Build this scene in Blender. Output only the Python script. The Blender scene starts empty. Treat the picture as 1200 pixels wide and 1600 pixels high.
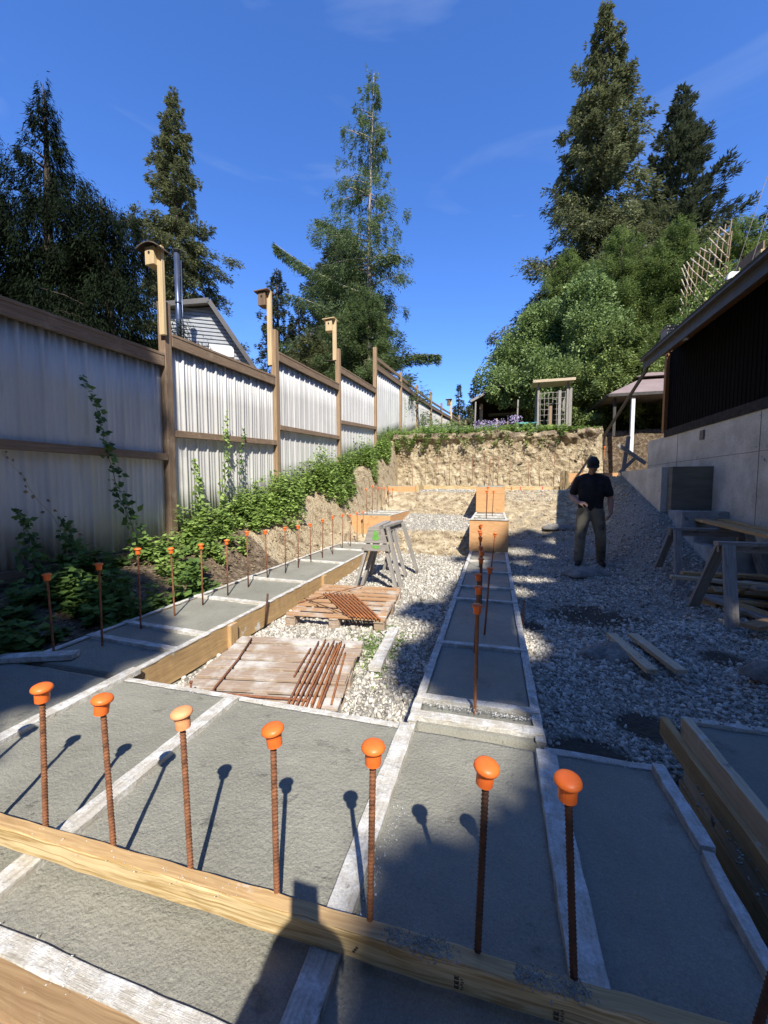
import bpy, bmesh, math, random
import numpy as np
from mathutils import Vector, Matrix, noise, Quaternion
random.seed(7); rng = np.random.default_rng(7)
R = math.radians
scene = bpy.context.scene; COL = scene.collection

# ------------------------------------------------------------ camera
F = 610.0; CAMH = 1.15
YAW = math.atan(171/610.0); PIT = math.atan(40/610.0)
fw = Vector((-math.sin(YAW)*math.cos(PIT), math.cos(YAW)*math.cos(PIT), -math.sin(PIT)))
rt = Vector((math.cos(YAW), math.sin(YAW), 0)); upv = rt.cross(fw)
cam = bpy.data.cameras.new('camera'); camo = bpy.data.objects.new('camera', cam); COL.objects.link(camo)
camo.matrix_world = Matrix(((rt.x, upv.x, -fw.x, 0), (rt.y, upv.y, -fw.y, 0), (rt.z, upv.z, -fw.z, CAMH), (0, 0, 0, 1)))
cam.sensor_fit = 'VERTICAL'; cam.sensor_height = 36; cam.lens = 36*F/1600; cam.clip_start = .01; cam.clip_end = 3000
scene.camera = camo
# ------------------------------------------------------------ sun, sky, exposure
ANTI = Vector((-.311, .611, -.728)).normalized()
ELEV = math.asin(.728); SUNROT = math.atan2(.311, -.611)
sl = bpy.data.lights.new('sun', 'SUN'); sl.energy = 5.0; sl.angle = R(.53); sl.color = (1, .95, .87)
so = bpy.data.objects.new('sun', sl); COL.objects.link(so); so.rotation_euler = ANTI.to_track_quat('-Z', 'Y').to_euler()
W = bpy.data.worlds.new('World'); scene.world = W; W.use_nodes = True
nt = W.node_tree; nt.nodes.clear()
def wn(t, **k):
    n = nt.nodes.new(t)
    for a, b in k.items(): setattr(n, a, b)
    return n
sky = wn('ShaderNodeTexSky', sky_type='NISHITA'); sky.sun_disc = False
sky.sun_elevation = ELEV; sky.sun_rotation = SUNROT; sky.altitude = 300; sky.air_density = 1.0; sky.dust_density = .25; sky.ozone_density = 2.5
hs = wn('ShaderNodeHueSaturation'); hs.inputs['Saturation'].default_value = 1.10
tc = wn('ShaderNodeTexCoord'); mp = wn('ShaderNodeMapping'); mp.inputs['Scale'].default_value = (1.1, 1.1, 5.5); mp.inputs['Rotation'].default_value = (.25, .32, .2)
cn = wn('ShaderNodeTexNoise'); cn.inputs['Scale'].default_value = 1.7; cn.inputs['Detail'].default_value = 7; cn.inputs['Distortion'].default_value = .6
cr = wn('ShaderNodeValToRGB'); cr.color_ramp.elements[0].position = .57; cr.color_ramp.elements[1].position = .9
cr.color_ramp.elements[1].color = (.30, .30, .30, 1)
mx = wn('ShaderNodeMix', data_type='RGBA'); mx.inputs[7].default_value = (4.2, 4.8, 5.4, 1)
bg = wn('ShaderNodeBackground'); bg.inputs[1].default_value = .126
tn = wn('ShaderNodeMix', data_type='RGBA', blend_type='MULTIPLY'); tn.inputs[0].default_value = 1; tn.inputs[7].default_value = (.94, 1.07, 1.48, 1); ow = wn('ShaderNodeOutputWorld')
L = nt.links.new
L(sky.outputs[0], tn.inputs[6]); L(tn.outputs[2], hs.inputs['Color']); L(tc.outputs['Generated'], mp.inputs[0]); L(mp.outputs[0], cn.inputs['Vector']); L(cn.outputs[0], cr.inputs[0])
L(cr.outputs[0], mx.inputs[0]); L(hs.outputs[0], mx.inputs[6]); L(mx.outputs[2], bg.inputs[0]); L(bg.outputs[0], ow.inputs[0])
scene.view_settings.view_transform = 'Standard'; scene.view_settings.look = 'None'; scene.view_settings.exposure = .62; scene.view_settings.gamma = 1
scene.render.engine = 'CYCLES'
try:
    scene.cycles.max_bounces = 6; scene.cycles.diffuse_bounces = 3; scene.cycles.transparent_max_bounces = 6
except Exception: pass

# ------------------------------------------------------------ materials
def mat(name, c1, c2, scale=4, stretch=(1, 1, 1), coord='Object', rough=.8, bump=.25, bscale=60, bdist=.004, over=None, over2=None, metal=0, lo=.3, hi=.7, detail=8, attr=None, dist=0, island=0, spec=.4, transl=0, stamp=None):
    m = bpy.data.materials.new(name); m.use_nodes = True; t = m.node_tree; N = t.nodes; K = t.links.new
    b = N['Principled BSDF']; out = N['Material Output']
    def ramp(src, p0, p1, a, z):
        r = N.new('ShaderNodeValToRGB'); r.color_ramp.elements[0].position = p0; r.color_ramp.elements[1].position = p1
        r.color_ramp.elements[0].color = (*a, 1); r.color_ramp.elements[1].color = (*z, 1); K(src, r.inputs[0]); return r.outputs[0]
    tc = N.new('ShaderNodeTexCoord'); mp = N.new('ShaderNodeMapping'); mp.inputs['Scale'].default_value = stretch
    K(tc.outputs[coord], mp.inputs[0])
    n = N.new('ShaderNodeTexNoise'); n.inputs['Scale'].default_value = scale; n.inputs['Detail'].default_value = detail; n.inputs['Distortion'].default_value = dist
    n.inputs['Roughness'].default_value = .6
    K(mp.outputs[0], n.inputs['Vector'])
    if attr:
        at = N.new('ShaderNodeAttribute'); at.attribute_name = attr
        col = ramp(at.outputs['Fac'], lo, hi, c1, c2)
        m2 = N.new('ShaderNodeMix'); m2.data_type = 'RGBA'; m2.blend_type = 'MULTIPLY'; m2.inputs[0].default_value = .5
        K(col, m2.inputs[6]); K(ramp(n.outputs[0], .3, .7, (.55, .55, .55), (1.3, 1.3, 1.3)), m2.inputs[7]); col = m2.outputs[2]
    else:
        col = ramp(n.outputs[0], lo, hi, c1, c2)
    if island:
        g = N.new('ShaderNodeNewGeometry'); m2 = N.new('ShaderNodeMix'); m2.data_type = 'RGBA'; m2.blend_type = 'MULTIPLY'; m2.inputs[0].default_value = island
        K(col, m2.inputs[6]); K(ramp(g.outputs['Random Per Island'], 0, 1, (.5, .48, .46), (1.35, 1.35, 1.35)), m2.inputs[7]); col = m2.outputs[2]
    masks = []
    for ov in (over, over2):
        if ov:
            oc, osc, p0, p1 = ov[:4]; ost = ov[4] if len(ov) > 4 else (1, 1, 1); ocd = ov[5] if len(ov) > 5 else 'Object'
            mp2 = N.new('ShaderNodeMapping'); mp2.inputs['Scale'].default_value = ost; mp2.inputs['Location'].default_value = (osc, 3.1, 7.7); K(tc.outputs[ocd], mp2.inputs[0])
            n2 = N.new('ShaderNodeTexNoise'); n2.inputs['Scale'].default_value = osc; n2.inputs['Detail'].default_value = 9; n2.inputs['Roughness'].default_value = .65; K(mp2.outputs[0], n2.inputs['Vector'])
            f = ramp(n2.outputs[0], p0, p1, (0, 0, 0), (1, 1, 1)); m3 = N.new('ShaderNodeMix'); m3.data_type = 'RGBA'
            K(f, m3.inputs[0]); K(col, m3.inputs[6]); m3.inputs[7].default_value = (*oc, 1); col = m3.outputs[2]; masks.append(f)
    K(col, b.inputs['Base Color']); b.inputs['Roughness'].default_value = rough; b.inputs['Metallic'].default_value = metal
    b.inputs['Specular IOR Level'].default_value = spec
    if bump:
        n3 = N.new('ShaderNodeTexNoise'); n3.inputs['Scale'].default_value = bscale; n3.inputs['Detail'].default_value = 6; n3.inputs['Roughness'].default_value = .65
        K(mp.outputs[0], n3.inputs['Vector'])
        ad = N.new('ShaderNodeMath'); ad.operation = 'ADD'; K(n3.outputs[0], ad.inputs[0]); ad.inputs[1].default_value = 0
        if masks: K(masks[0], ad.inputs[1])
        bp = N.new('ShaderNodeBump'); bp.inputs['Strength'].default_value = bump; bp.inputs['Distance'].default_value = bdist
        K(ad.outputs[0], bp.inputs['Height']); K(bp.outputs[0], b.inputs['Normal'])
    if transl:
        tr = N.new('ShaderNodeBsdfTranslucent'); K(col, tr.inputs[0]); ms = N.new('ShaderNodeMixShader'); ms.inputs[0].default_value = transl
        K(b.outputs[0], ms.inputs[1]); K(tr.outputs[0], ms.inputs[2]); K(ms.outputs[0], out.inputs[0])
    return m
G = (2.2, 46, 1)   # grain stretch on UVs
DUST = (.6, .59, .55)
MT = dict(
 wet=mat('fresh_concrete', (.215, .207, .165), (.300, .290, .235), 2.2, rough=.6, bump=1.0, bscale=75, bdist=.009, over=((.13, .13, .105), 9, .62, .80), over2=((.36, .35, .31), 15, .64, .8), spec=.35),
 board=mat('pine_board', (.34, .20, .085), (.58, .40, .19), 1.6, G, 'UV', rough=.7, bump=.2, bscale=5, bdist=.002, dist=1.4, over=((.16, .09, .04), 5, .66, .76), over2=(DUST, 6, .63, .70)),
 boardclean=mat('new_pine_board', (.36, .235, .09), (.66, .51, .28), 1.4, (1.6, 34, 1), 'UV', lo=.4, hi=.6, rough=.65, bump=.15, bscale=6, bdist=.002, dist=2.6, over=((.33, .19, .08), 3, .60, .74, (1.6, 12, 1), 'UV'), over2=(DUST, 7, .68, .72)),
 oldboard=mat('brown_form_board', (.23, .135, .065), (.40, .27, .15), 1.4, G, 'UV', rough=.75, bump=.3, bscale=6, bdist=.003, dist=1., over=((.42, .36, .28), 9, .60, .74), over2=(DUST, 11, .67, .71)),
 formpale=mat('pale_muddy_form_board', (.44, .335, .21), (.64, .52, .36), 1.4, G, 'UV', rough=.8, bump=.3, bscale=6, bdist=.003, dist=1., over=((.12, .10, .08), 14, .60, .68), over2=(DUST, 7, .60, .70)),
 dusty=mat('dusty_board', (.36, .32, .25), (.60, .57, .50), 2, G, 'UV', rough=.9, bump=.6, bscale=12, bdist=.006, over=((.66, .65, .61), 14, .44, .62), over2=((.26, .23, .18), 22, .62, .72)),
 ply=mat('plywood', (.50, .25, .10), (.66, .40, .19), 2.0, (3, 20, 1), 'UV', rough=.7, bump=.15, bscale=8, bdist=.002, dist=2, over=((.28, .13, .05), 4, .58, .75)),
 cedarw=mat('weathered_cedar', (.155, .10, .062), (.30, .212, .138), 1.6, G, 'UV', rough=.8, bump=.4, bscale=6, bdist=.003, dist=.8, over=((.36, .28, .2), 6, .55, .8)),
 cedarpost=mat('cedar_post', (.22, .14, .075), (.42, .29, .17), 1.4, G, 'UV', rough=.8, bump=.3, bscale=6, bdist=.003, dist=.8, over=((.16, .09, .05), 5, .6, .75)),
 grey=mat('grey_weathered_wood', (.19, .175, .155), (.40, .37, .325), 1.8, G, 'UV', rough=.85, bump=.4, bscale=6, bdist=.003, dist=1.2, over=((.13, .11, .09), 6, .58, .7)),
 pallet=mat('dusty_pallet_wood', (.27, .18, .12), (.48, .38, .28), 1.8, G, 'UV', rough=.85, bump=.4, bscale=7, bdist=.003, over=((.56, .53, .47), 5, .46, .64), island=.3),
 palletr=mat('rust_stained_pallet_wood', (.36, .17, .07), (.55, .36, .2), 1.8, G, 'UV', rough=.85, bump=.4, bscale=7, bdist=.003, over=((.48, .43, .36), 3, .5, .62), island=.4),
 rust=mat('rusty_steel', (.12, .050, .026), (.33, .135, .062), 30, rough=.85, bump=.5, bscale=260, bdist=.001, over=((.07, .03, .02), 25, .58, .7)),
 rustb=mat('bright_rust', (.24, .085, .03), (.42, .165, .06), 22, rough=.85, bump=.4, bscale=200, bdist=.001),
 rustd=mat('dark_rusty_steel', (.035, .022, .018), (.12, .05, .028), 30, rough=.8, bump=.4, bscale=260, bdist=.001),
 orange=mat('orange_plastic', (.80, .145, .022), (.90, .19, .035), 20, rough=.42, bump=.08, bscale=200, bdist=.001, over=((.62, .25, .12), 60, .60, .75), over2=((.60, .45, .36), 38, .70, .76)),
 orangef=mat('faded_orange_plastic', (.82, .28, .10), (.86, .42, .2), 20, rough=.6, bump=.1, bscale=200, bdist=.001),
 metal=mat('corrugated_metal', (.50, .485, .45), (.66, .645, .60), 2.2, (1, 1, .25), rough=.42, bump=.1, bscale=20, bdist=.003, over=((.40, .41, .41), 3, .55, .85, (6, 6, .4)), spec=.5),
 conc=mat('old_concrete', (.46, .43, .36), (.72, .68, .59), 2.4, rough=.9, bump=.5, bscale=35, bdist=.006, over=((.18, .165, .14), 9, .63, .70), over2=((.74, .72, .66), 2.3, .5, .75)),
 stepc=mat('crumbled_step_concrete', (.24, .23, .20), (.46, .44, .39), 5, rough=.95, bump=1, bscale=40, bdist=.01, over=((.12, .115, .10), 6, .6, .7)),
 spill=mat('rough_spilled_concrete', (.17, .16, .135), (.33, .31, .27), 14, rough=.95, bump=1, bscale=45, bdist=.015, over=((.42, .40, .36), 20, .55, .7)),
 concd=mat('dark_form_face', (.14, .135, .105), (.24, .225, .18), 2, (1, 1, 5), rough=.85, bump=.3, bscale=30, over=((.19, .18, .14), 4, .6, .75)),
 siding=mat('black_siding', (.002, .002, .0025), (.005, .0055, .007), 6, rough=.8, bump=.1, spec=.08),
 tar=mat('black_sealant', (.012, .012, .012), (.05, .045, .04), 12, rough=.9, bump=.5),
 trim=mat('orange_stained_wood', (.26, .115, .04), (.42, .2, .08), 1.5, G, 'UV', rough=.6, bump=.2, bscale=6, bdist=.002),
 darkmetal=mat('dark_gutter_metal', (.045, .038, .032), (.075, .066, .056), 8, rough=.45, bump=.05, spec=.5),
 steel=mat('blue_grey_flue_metal', (.07, .085, .12), (.12, .14, .19), 3, rough=.35, metal=.6, bump=0),
 lap=mat('white_lap_siding', (.30, .315, .32), (.38, .39, .39), 3, rough=.6, bump=.05),
 roof=mat('dark_shingles', (.045, .045, .048), (.09, .088, .088), 30, rough=.9, bump=.5, bscale=60),
 roofg=mat('grey_shingles', (.20, .20, .20), (.30, .30, .30), 30, rough=.9, bump=.5, bscale=60),
 shedw=mat('dark_shed_wood', (.025, .018, .014), (.06, .042, .03), 2, (1, 1, 8), rough=.9, bump=.3),
 gaz=mat('brown_metal_roof', (.23, .17, .155), (.30, .23, .21), 3, rough=.5, bump=.05),
 bark=mat('bark', (.04, .03, .024), (.11, .085, .065), 3, (5, 5, 1), rough=.95, bump=.8, bscale=8, bdist=.03),
 palebark=mat('pale_bark', (.26, .20, .15), (.42, .34, .26), 3, (5, 5, 1), rough=.95, bump=.6, bscale=8, bdist=.02),
 stem=mat('plant_stem', (.09, .11, .03), (.20, .17, .07), 6, rough=.8, bump=0),
 twig=mat('dry_twig', (.34, .27, .17), (.52, .43, .3), 6, rough=.9, bump=0),
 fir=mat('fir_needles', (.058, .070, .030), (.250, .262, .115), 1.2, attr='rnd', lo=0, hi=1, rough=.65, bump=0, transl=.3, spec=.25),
 firblue=mat('dark_fir_needles', (.036, .048, .028), (.135, .155, .080), 1.2, attr='rnd', lo=0, hi=1, rough=.65, bump=0, transl=.25, spec=.2),  # darker needle colour than the plain fir
 hem=mat('hemlock_needles', (.055, .090, .032), (.225, .290, .105), 1.2, attr='rnd', lo=0, hi=1, rough=.6, bump=0, transl=.35),
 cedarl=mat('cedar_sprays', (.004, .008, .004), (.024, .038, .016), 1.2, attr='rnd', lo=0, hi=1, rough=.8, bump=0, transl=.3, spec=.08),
 hedge=mat('hedge_leaves', (.055, .098, .026), (.330, .410, .130), .8, attr='rnd', lo=0, hi=1, rough=.5, bump=0, transl=.3, spec=.25),
 broad=mat('broad_leaves', (.055, .110, .028), (.340, .440, .150), .9, attr='rnd', lo=0, hi=1, rough=.5, bump=0, transl=.28, spec=.25),
 weed=mat('weed_leaves', (.09, .17, .03), (.42, .56, .15), 2, attr='rnd', lo=0, hi=1, rough=.45, bump=0, transl=.35),
 weedd=mat('dark_weed_leaves', (.04, .085, .02), (.18, .29, .07), 2, attr='rnd', lo=0, hi=1, rough=.45, bump=0, transl=.3, spec=.25),
 dryleaf=mat('dry_leaves', (.16, .11, .06), (.34, .26, .15), 2, attr='rnd', lo=0, hi=1, rough=.9, bump=0),
 purple=mat('purple_petals', (.30, .22, .42), (.62, .55, .72), 3, attr='rnd', lo=0, hi=1, rough=.6, bump=0, transl=.3, spec=.25),
 pebble=mat('crushed_stone', (.15, .135, .105), (.76, .71, .61), 40, attr='rnd', lo=0, hi=1, rough=.85, bump=.4, bscale=120, bdist=.003),
 sandrock=mat('sandy_stone', (.26, .195, .11), (.56, .46, .30), 30, attr='rnd', lo=0, hi=1, rough=.9, bump=.4, bscale=80, bdist=.004),
 shirt=mat('black_tshirt', (.017, .017, .019), (.036, .036, .040), 8, rough=.9, bump=.4, bscale=16, bdist=.012, spec=.2),
 pants=mat('dirty_khaki_trousers', (.16, .145, .105), (.29, .265, .20), 5, rough=.95, bump=.5, bscale=14, bdist=.015, over=((.05, .045, .035), 5, .52, .7), spec=.2),
 skin=mat('skin', (.36, .20, .14), (.44, .26, .19), 10, rough=.55, bump=.05),
 black=mat('black_rubber', (.012, .012, .013), (.025, .025, .027), 10, rough=.7, bump=.1),
 green=mat('green_paint', (.10, .30, .05), (.18, .42, .09), 20, rough=.7, bump=.2),
 redp=mat('red_marker_paint', (.50, .045, .05), (.62, .12, .10), 20, rough=.8, bump=.1),
 ink=mat('lumber_stamp_ink', (.035, .03, .025), (.09, .075, .05), 60, rough=.8, bump=0),
 mortar=mat('dried_concrete_crumbs', (.50, .50, .48), (.72, .71, .68), 30, rough=.95, bump=.8, bscale=90, bdist=.006),
 mortarg=mat('grey_concrete_crumbs', (.27, .25, .20), (.40, .375, .32), 30, rough=.95, bump=.8, bscale=90, bdist=.006),
 teal=mat('teal_plastic', (.10, .35, .30), (.14, .45, .38), 6, rough=.5, bump=0),
 whitep=mat('white_plastic', (.6, .6, .6), (.75, .75, .74), 6, rough=.6, bump=.1),
 nest=mat('raw_nest_box_wood', (.50, .36, .18), (.70, .54, .32), 1.5, (1.5, 20, 1), 'UV', rough=.7, bump=.1, bdist=.002),
 nestd=mat('old_nest_box_wood', (.12, .075, .045), (.25, .17, .11), 1.5, (1.5, 20, 1), 'UV', rough=.8, bump=.3, bdist=.002),
)
# ground: soils by position (a vertex attribute gives the gravel / sand / humus kinds)
def speckle(m, sc, amt, slit=None):
    t = m.node_tree; N = t.nodes; K = t.links.new; b = N['Principled BSDF']; src = b.inputs['Base Color'].links[0].from_socket
    tc = N.new('ShaderNodeTexCoord'); n = N.new('ShaderNodeTexNoise'); n.inputs['Scale'].default_value = sc; n.inputs['Detail'].default_value = 4; n.inputs['Roughness'].default_value = .8; K(tc.outputs['Object'], n.inputs['Vector'])
    rp_ = N.new('ShaderNodeValToRGB'); rp_.color_ramp.elements[0].position = .32; rp_.color_ramp.elements[1].position = .68; rp_.color_ramp.elements[0].color = (1-amt, 1-amt, 1-amt, 1); rp_.color_ramp.elements[1].color = (1+amt, 1+amt, 1+amt, 1); K(n.outputs[0], rp_.inputs[0])
    x = N.new('ShaderNodeMix'); x.data_type = 'RGBA'; x.blend_type = 'MULTIPLY'; x.inputs[0].default_value = 1; K(src, x.inputs[6]); K(rp_.outputs[0], x.inputs[7]); col = x.outputs[2]
    if slit:
        mp = N.new('ShaderNodeMapping'); mp.inputs['Scale'].default_value = (1, 2.2, 1); mp.inputs['Rotation'].default_value = (0, 0, .6); K(tc.outputs['Object'], mp.inputs[0])
        n2 = N.new('ShaderNodeTexNoise'); n2.inputs['Scale'].default_value = slit; n2.inputs['Detail'].default_value = 5; n2.inputs['Roughness'].default_value = .7; n2.inputs['Distortion'].default_value = 1.5; K(mp.outputs[0], n2.inputs['Vector'])
        r2 = N.new('ShaderNodeValToRGB'); r2.color_ramp.elements[0].position = .66; r2.color_ramp.elements[1].position = .72; r2.color_ramp.elements[1].color = (.5, .5, .5, 1); r2.color_ramp.elements[0].color = (1, 1, 1, 1); K(n2.outputs[0], r2.inputs[0])
        y = N.new('ShaderNodeMix'); y.data_type = 'RGBA'; y.blend_type = 'MULTIPLY'; y.inputs[0].default_value = 1; K(col, y.inputs[6]); K(r2.outputs[0], y.inputs[7]); col = y.outputs[2]
    K(col, b.inputs['Base Color'])
speckle(MT['wet'], 170, .24, 30); speckle(MT['dusty'], 120, .22, 26); speckle(MT['conc'], 40, .18, 12); speckle(MT['rust'], 260, .35)
def ground_mat():
    m = bpy.data.materials.new('ground_soils'); m.use_nodes = True; t = m.node_tree; N = t.nodes; K = t.links.new; b = N['Principled BSDF']
    tc = N.new('ShaderNodeTexCoord')
    def nz(s, d=8):
        n = N.new('ShaderNodeTexNoise'); n.inputs['Scale'].default_value = s; n.inputs['Detail'].default_value = d; n.inputs['Roughness'].default_value = .65; K(tc.outputs['Object'], n.inputs['Vector']); return n.outputs[0]
    def rmp(src, st):
        r = N.new('ShaderNodeValToRGB'); e = r.color_ramp.elements
        e[0].position, e[0].color = st[0][0], (*st[0][1], 1); e[1].position, e[1].color = st[-1][0], (*st[-1][1], 1)
        for p, c in st[1:-1]:
            q = e.new(p); q.color = (*c, 1)
        K(src, r.inputs[0]); return r.outputs[0]
    grav = rmp(nz(48), [(.3, (.13, .118, .095)), (.5, (.29, .27, .225)), (.7, (.56, .53, .46))])
    sand = rmp(nz(6), [(.28, (.10, .07, .042)), (.42, (.27, .205, .125)), (.55, (.43, .35, .22)), (.72, (.60, .525, .37))])
    hum = rmp(nz(12), [(.3, (.05, .035, .022)), (.5, (.13, .095, .062)), (.72, (.30, .235, .16))])
    a = N.new('ShaderNodeAttribute'); a.attribute_name = 'soil'; sp = N.new('ShaderNodeSeparateColor'); K(a.outputs['Color'], sp.inputs[0])
    def blend(f, x, y, s=6):
        n = nz(s, 6); ma = N.new('ShaderNodeMath'); ma.operation = 'MULTIPLY_ADD'; K(n, ma.inputs[0]); ma.inputs[1].default_value = 1.1; ma.inputs[2].default_value = -.55
        ad = N.new('ShaderNodeMath'); ad.operation = 'ADD'; ad.use_clamp = True; K(ma.outputs[0], ad.inputs[0]); K(f, ad.inputs[1])
        ff = rmp(ad.outputs[0], [(.38, (0, 0, 0)), (.62, (1, 1, 1))])
        mm = N.new('ShaderNodeMix'); mm.data_type = 'RGBA'; K(ff, mm.inputs[0]); K(x, mm.inputs[6]); K(y, mm.inputs[7]); return mm.outputs[2]
    c = blend(sp.outputs[0], grav, sand); c = blend(sp.outputs[1], c, hum)
    wet = N.new('ShaderNodeRGB'); wet.outputs[0].default_value = (.085, .072, .055, 1)
    c = blend(sp.outputs[2], c, wet.outputs[0], 9)
    K(c, b.inputs['Base Color']); b.inputs['Roughness'].default_value = .95; b.inputs['Specular IOR Level'].default_value = .2
    v = N.new('ShaderNodeTexVoronoi'); v.inputs['Scale'].default_value = 30; K(tc.outputs['Object'], v.inputs['Vector'])
    ad = N.new('ShaderNodeMath'); ad.operation = 'ADD'; K(v.outputs[0], ad.inputs[0]); K(nz(28), ad.inputs[1])
    bp = N.new('ShaderNodeBump'); bp.inputs['Strength'].default_value = .9; bp.inputs['Distance'].default_value = .02; K(ad.outputs[0], bp.inputs['Height']); K(bp.outputs[0], b.inputs['Normal'])
    return m
MT['ground'] = ground_mat()

# ------------------------------------------------------------ mesh helpers
class MB:
    def __init__(s): s.v = []; s.f = []; s.uv = []; s.sm = []; s.mi = []
    def face(s, idx, uv=None, smooth=False, mi=0):
        s.f.append(idx); s.uv.append(uv or [(0, 0)]*len(idx)); s.sm.append(smooth); s.mi.append(mi)
    def box(s, c, d, M=None, ax=None, taper=None, mi=0):
        """centre c, full size d, rotation M; texture grain runs along the longest side"""
        dx, dy, dz = d[0]/2, d[1]/2, d[2]/2
        if ax is None: ax = max(range(3), key=lambda i: d[i])
        c = Vector(c); M = M or Matrix.Identity(3); b = len(s.v); o = (random.uniform(0, 40), random.uniform(0, 40))
        P = [Vector((x, y, z)) for x in (-dx, dx) for y in (-dy, dy) for z in (-dz, dz)]
        for p in P:
            q = p.copy()
            if taper:
                if p.z > 0: q.x *= taper[0]; q.y *= taper[1]
            s.v.append(c+M@q)
        for fc, n in (((0, 1, 3, 2), 0), ((4, 6, 7, 5), 0), ((0, 4, 5, 1), 1), ((2, 3, 7, 6), 1), ((0, 2, 6, 4), 2), ((1, 5, 7, 3), 2)):
            oth = [i for i in range(3) if i != n]
            if ax in oth: u, w = ax, [i for i in oth if i != ax][0]
            else: u, w = oth
            k = .08 if n == ax else 1
            s.face([b+i for i in fc], [(P[i][u]*k+o[0], P[i][w]+n*.37+o[1]) for i in fc], mi=mi)
        return s
    def bar(s, a, b, w, h, up=(0, 0, 1), mi=0):
        """straight board from a to b: w across, h along up"""
        a = Vector(a); b = Vector(b); x = (b-a); l = x.length; x.normalize(); u = Vector(up); y = u.cross(x)
        if y.length < 1e-4: y = Vector((0, 1, 0)).cross(x)
        y.normalize(); z = x.cross(y); M = Matrix((x, y, z)).transposed()
        return s.box((a+b)/2, (l, w, h), M, 0, mi=mi)
    def tube(s, pts, rad, n=8, cap=True, smooth=True, mi=0):
        pts = [Vector(p) for p in pts]; b = len(s.v)
        if not hasattr(rad, '__len__'): rad = [rad]*len(pts)
        t0 = (pts[1]-pts[0]).normalized(); a = t0.orthogonal().normalized()
        for i, p in enumerate(pts):
            t = (pts[min(i+1, len(pts)-1)]-pts[max(i-1, 0)])
            t = t.normalized() if t.length > 1e-9 else t0
            a = (a-t*a.dot(t)); a = a.normalized() if a.length > 1e-6 else t.orthogonal().normalized(); c = t.cross(a)
            for k in range(n):
                th = 2*math.pi*k/n; s.v.append(p+(a*math.cos(th)+c*math.sin(th))*rad[i])
        for i in range(len(pts)-1):
            for k in range(n):
                k2 = (k+1) % n; q = [b+i*n+k, b+i*n+k2, b+(i+1)*n+k2, b+(i+1)*n+k]
                s.face(q, [(i*.1, k/n), (i*.1, (k+1)/n), (i*.1+.1, (k+1)/n), (i*.1+.1, k/n)], smooth, mi)
        if cap:
            s.face([b+k for k in range(n)][::-1], None, False, mi); s.face([b+(len(pts)-1)*n+k for k in range(n)], None, False, mi)
        return s
    def prism(s, poly, axis, a, b_, mi=0):
        """poly of 2-tuples in the two other axes, extruded from a to b_ along axis"""
        n = len(poly); b = len(s.v); o = (random.uniform(0, 40), random.uniform(0, 40))
        def mk(p, t):
            q = [0, 0, 0]; r = [i for i in range(3) if i != axis]; q[r[0]], q[r[1]] = p; q[axis] = t; return Vector(q)
        for t in (a, b_):
            for p in poly: s.v.append(mk(p, t))
        s.face([b+i for i in range(n)][::-1], [(p[0]+o[0], p[1]+o[1]) for p in poly][::-1], mi=mi)
        s.face([b+n+i for i in range(n)], [(p[0]+o[0], p[1]+o[1]) for p in poly], mi=mi)
        for i in range(n):
            j = (i+1) % n; l = math.hypot(poly[i][0]-poly[j][0], poly[i][1]-poly[j][1])
            s.face([b+i, b+j, b+n+j, b+n+i], [(a+o[0], i+o[1]), (a+o[0], i+l+o[1]), (b_+o[0], i+l+o[1]), (b_+o[0], i+o[1])], mi=mi)
        return s
    def build(s, name, m, parent=None, bevel=0, loc=None):
        me = bpy.data.meshes.new(name); me.from_pydata([tuple(v) for v in s.v], [], s.f)
        uvl = me.uv_layers.new(name='UVMap'); flat = [c for f in s.uv for p in f for c in p]; uvl.data.foreach_set('uv', flat)
        me.polygons.foreach_set('use_smooth', s.sm)
        for mm in (m if isinstance(m, (list, tuple)) else [m]): me.materials.append(MT[mm] if isinstance(mm, str) else mm)
        me.polygons.foreach_set('material_index', s.mi)
        bm = bmesh.new(); bm.from_mesh(me); bmesh.ops.recalc_face_normals(bm, faces=bm.faces); bm.to_mesh(me); bm.free()
        return link(name, me, parent, bevel, loc)
def link(name, me, parent=None, bevel=0, loc=None):
    o = bpy.data.objects.new(name, me); COL.objects.link(o)
    if loc: o.location = loc
    if parent is not None: o.parent = parent
    if bevel:
        md = o.modifiers.new('bevel', 'BEVEL'); md.width = bevel; md.segments = 2; md.limit_method = 'ANGLE'; md.angle_limit = R(50)
    return o
def tag(o, label=None, cat=None, group=None, kind=None):
    if label: o['label'] = label
    if cat: o['category'] = cat
    if group: o['group'] = group
    if kind: o['kind'] = kind
    return o
def thing(name, label, cat, loc=(0, 0, 0), rotz=0, group=None):
    o = bpy.data.objects.new(name, None); COL.objects.link(o); o.location = loc; o.rotation_euler = (0, 0, rotz); o.empty_display_size = .1
    return tag(o, label, cat, group)
def copy_tree(o, parent=None):
    c = o.copy(); COL.objects.link(c)
    if parent is not None: c.parent = parent
    for ch in list(o.children): copy_tree(ch, c)
    return c
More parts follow.
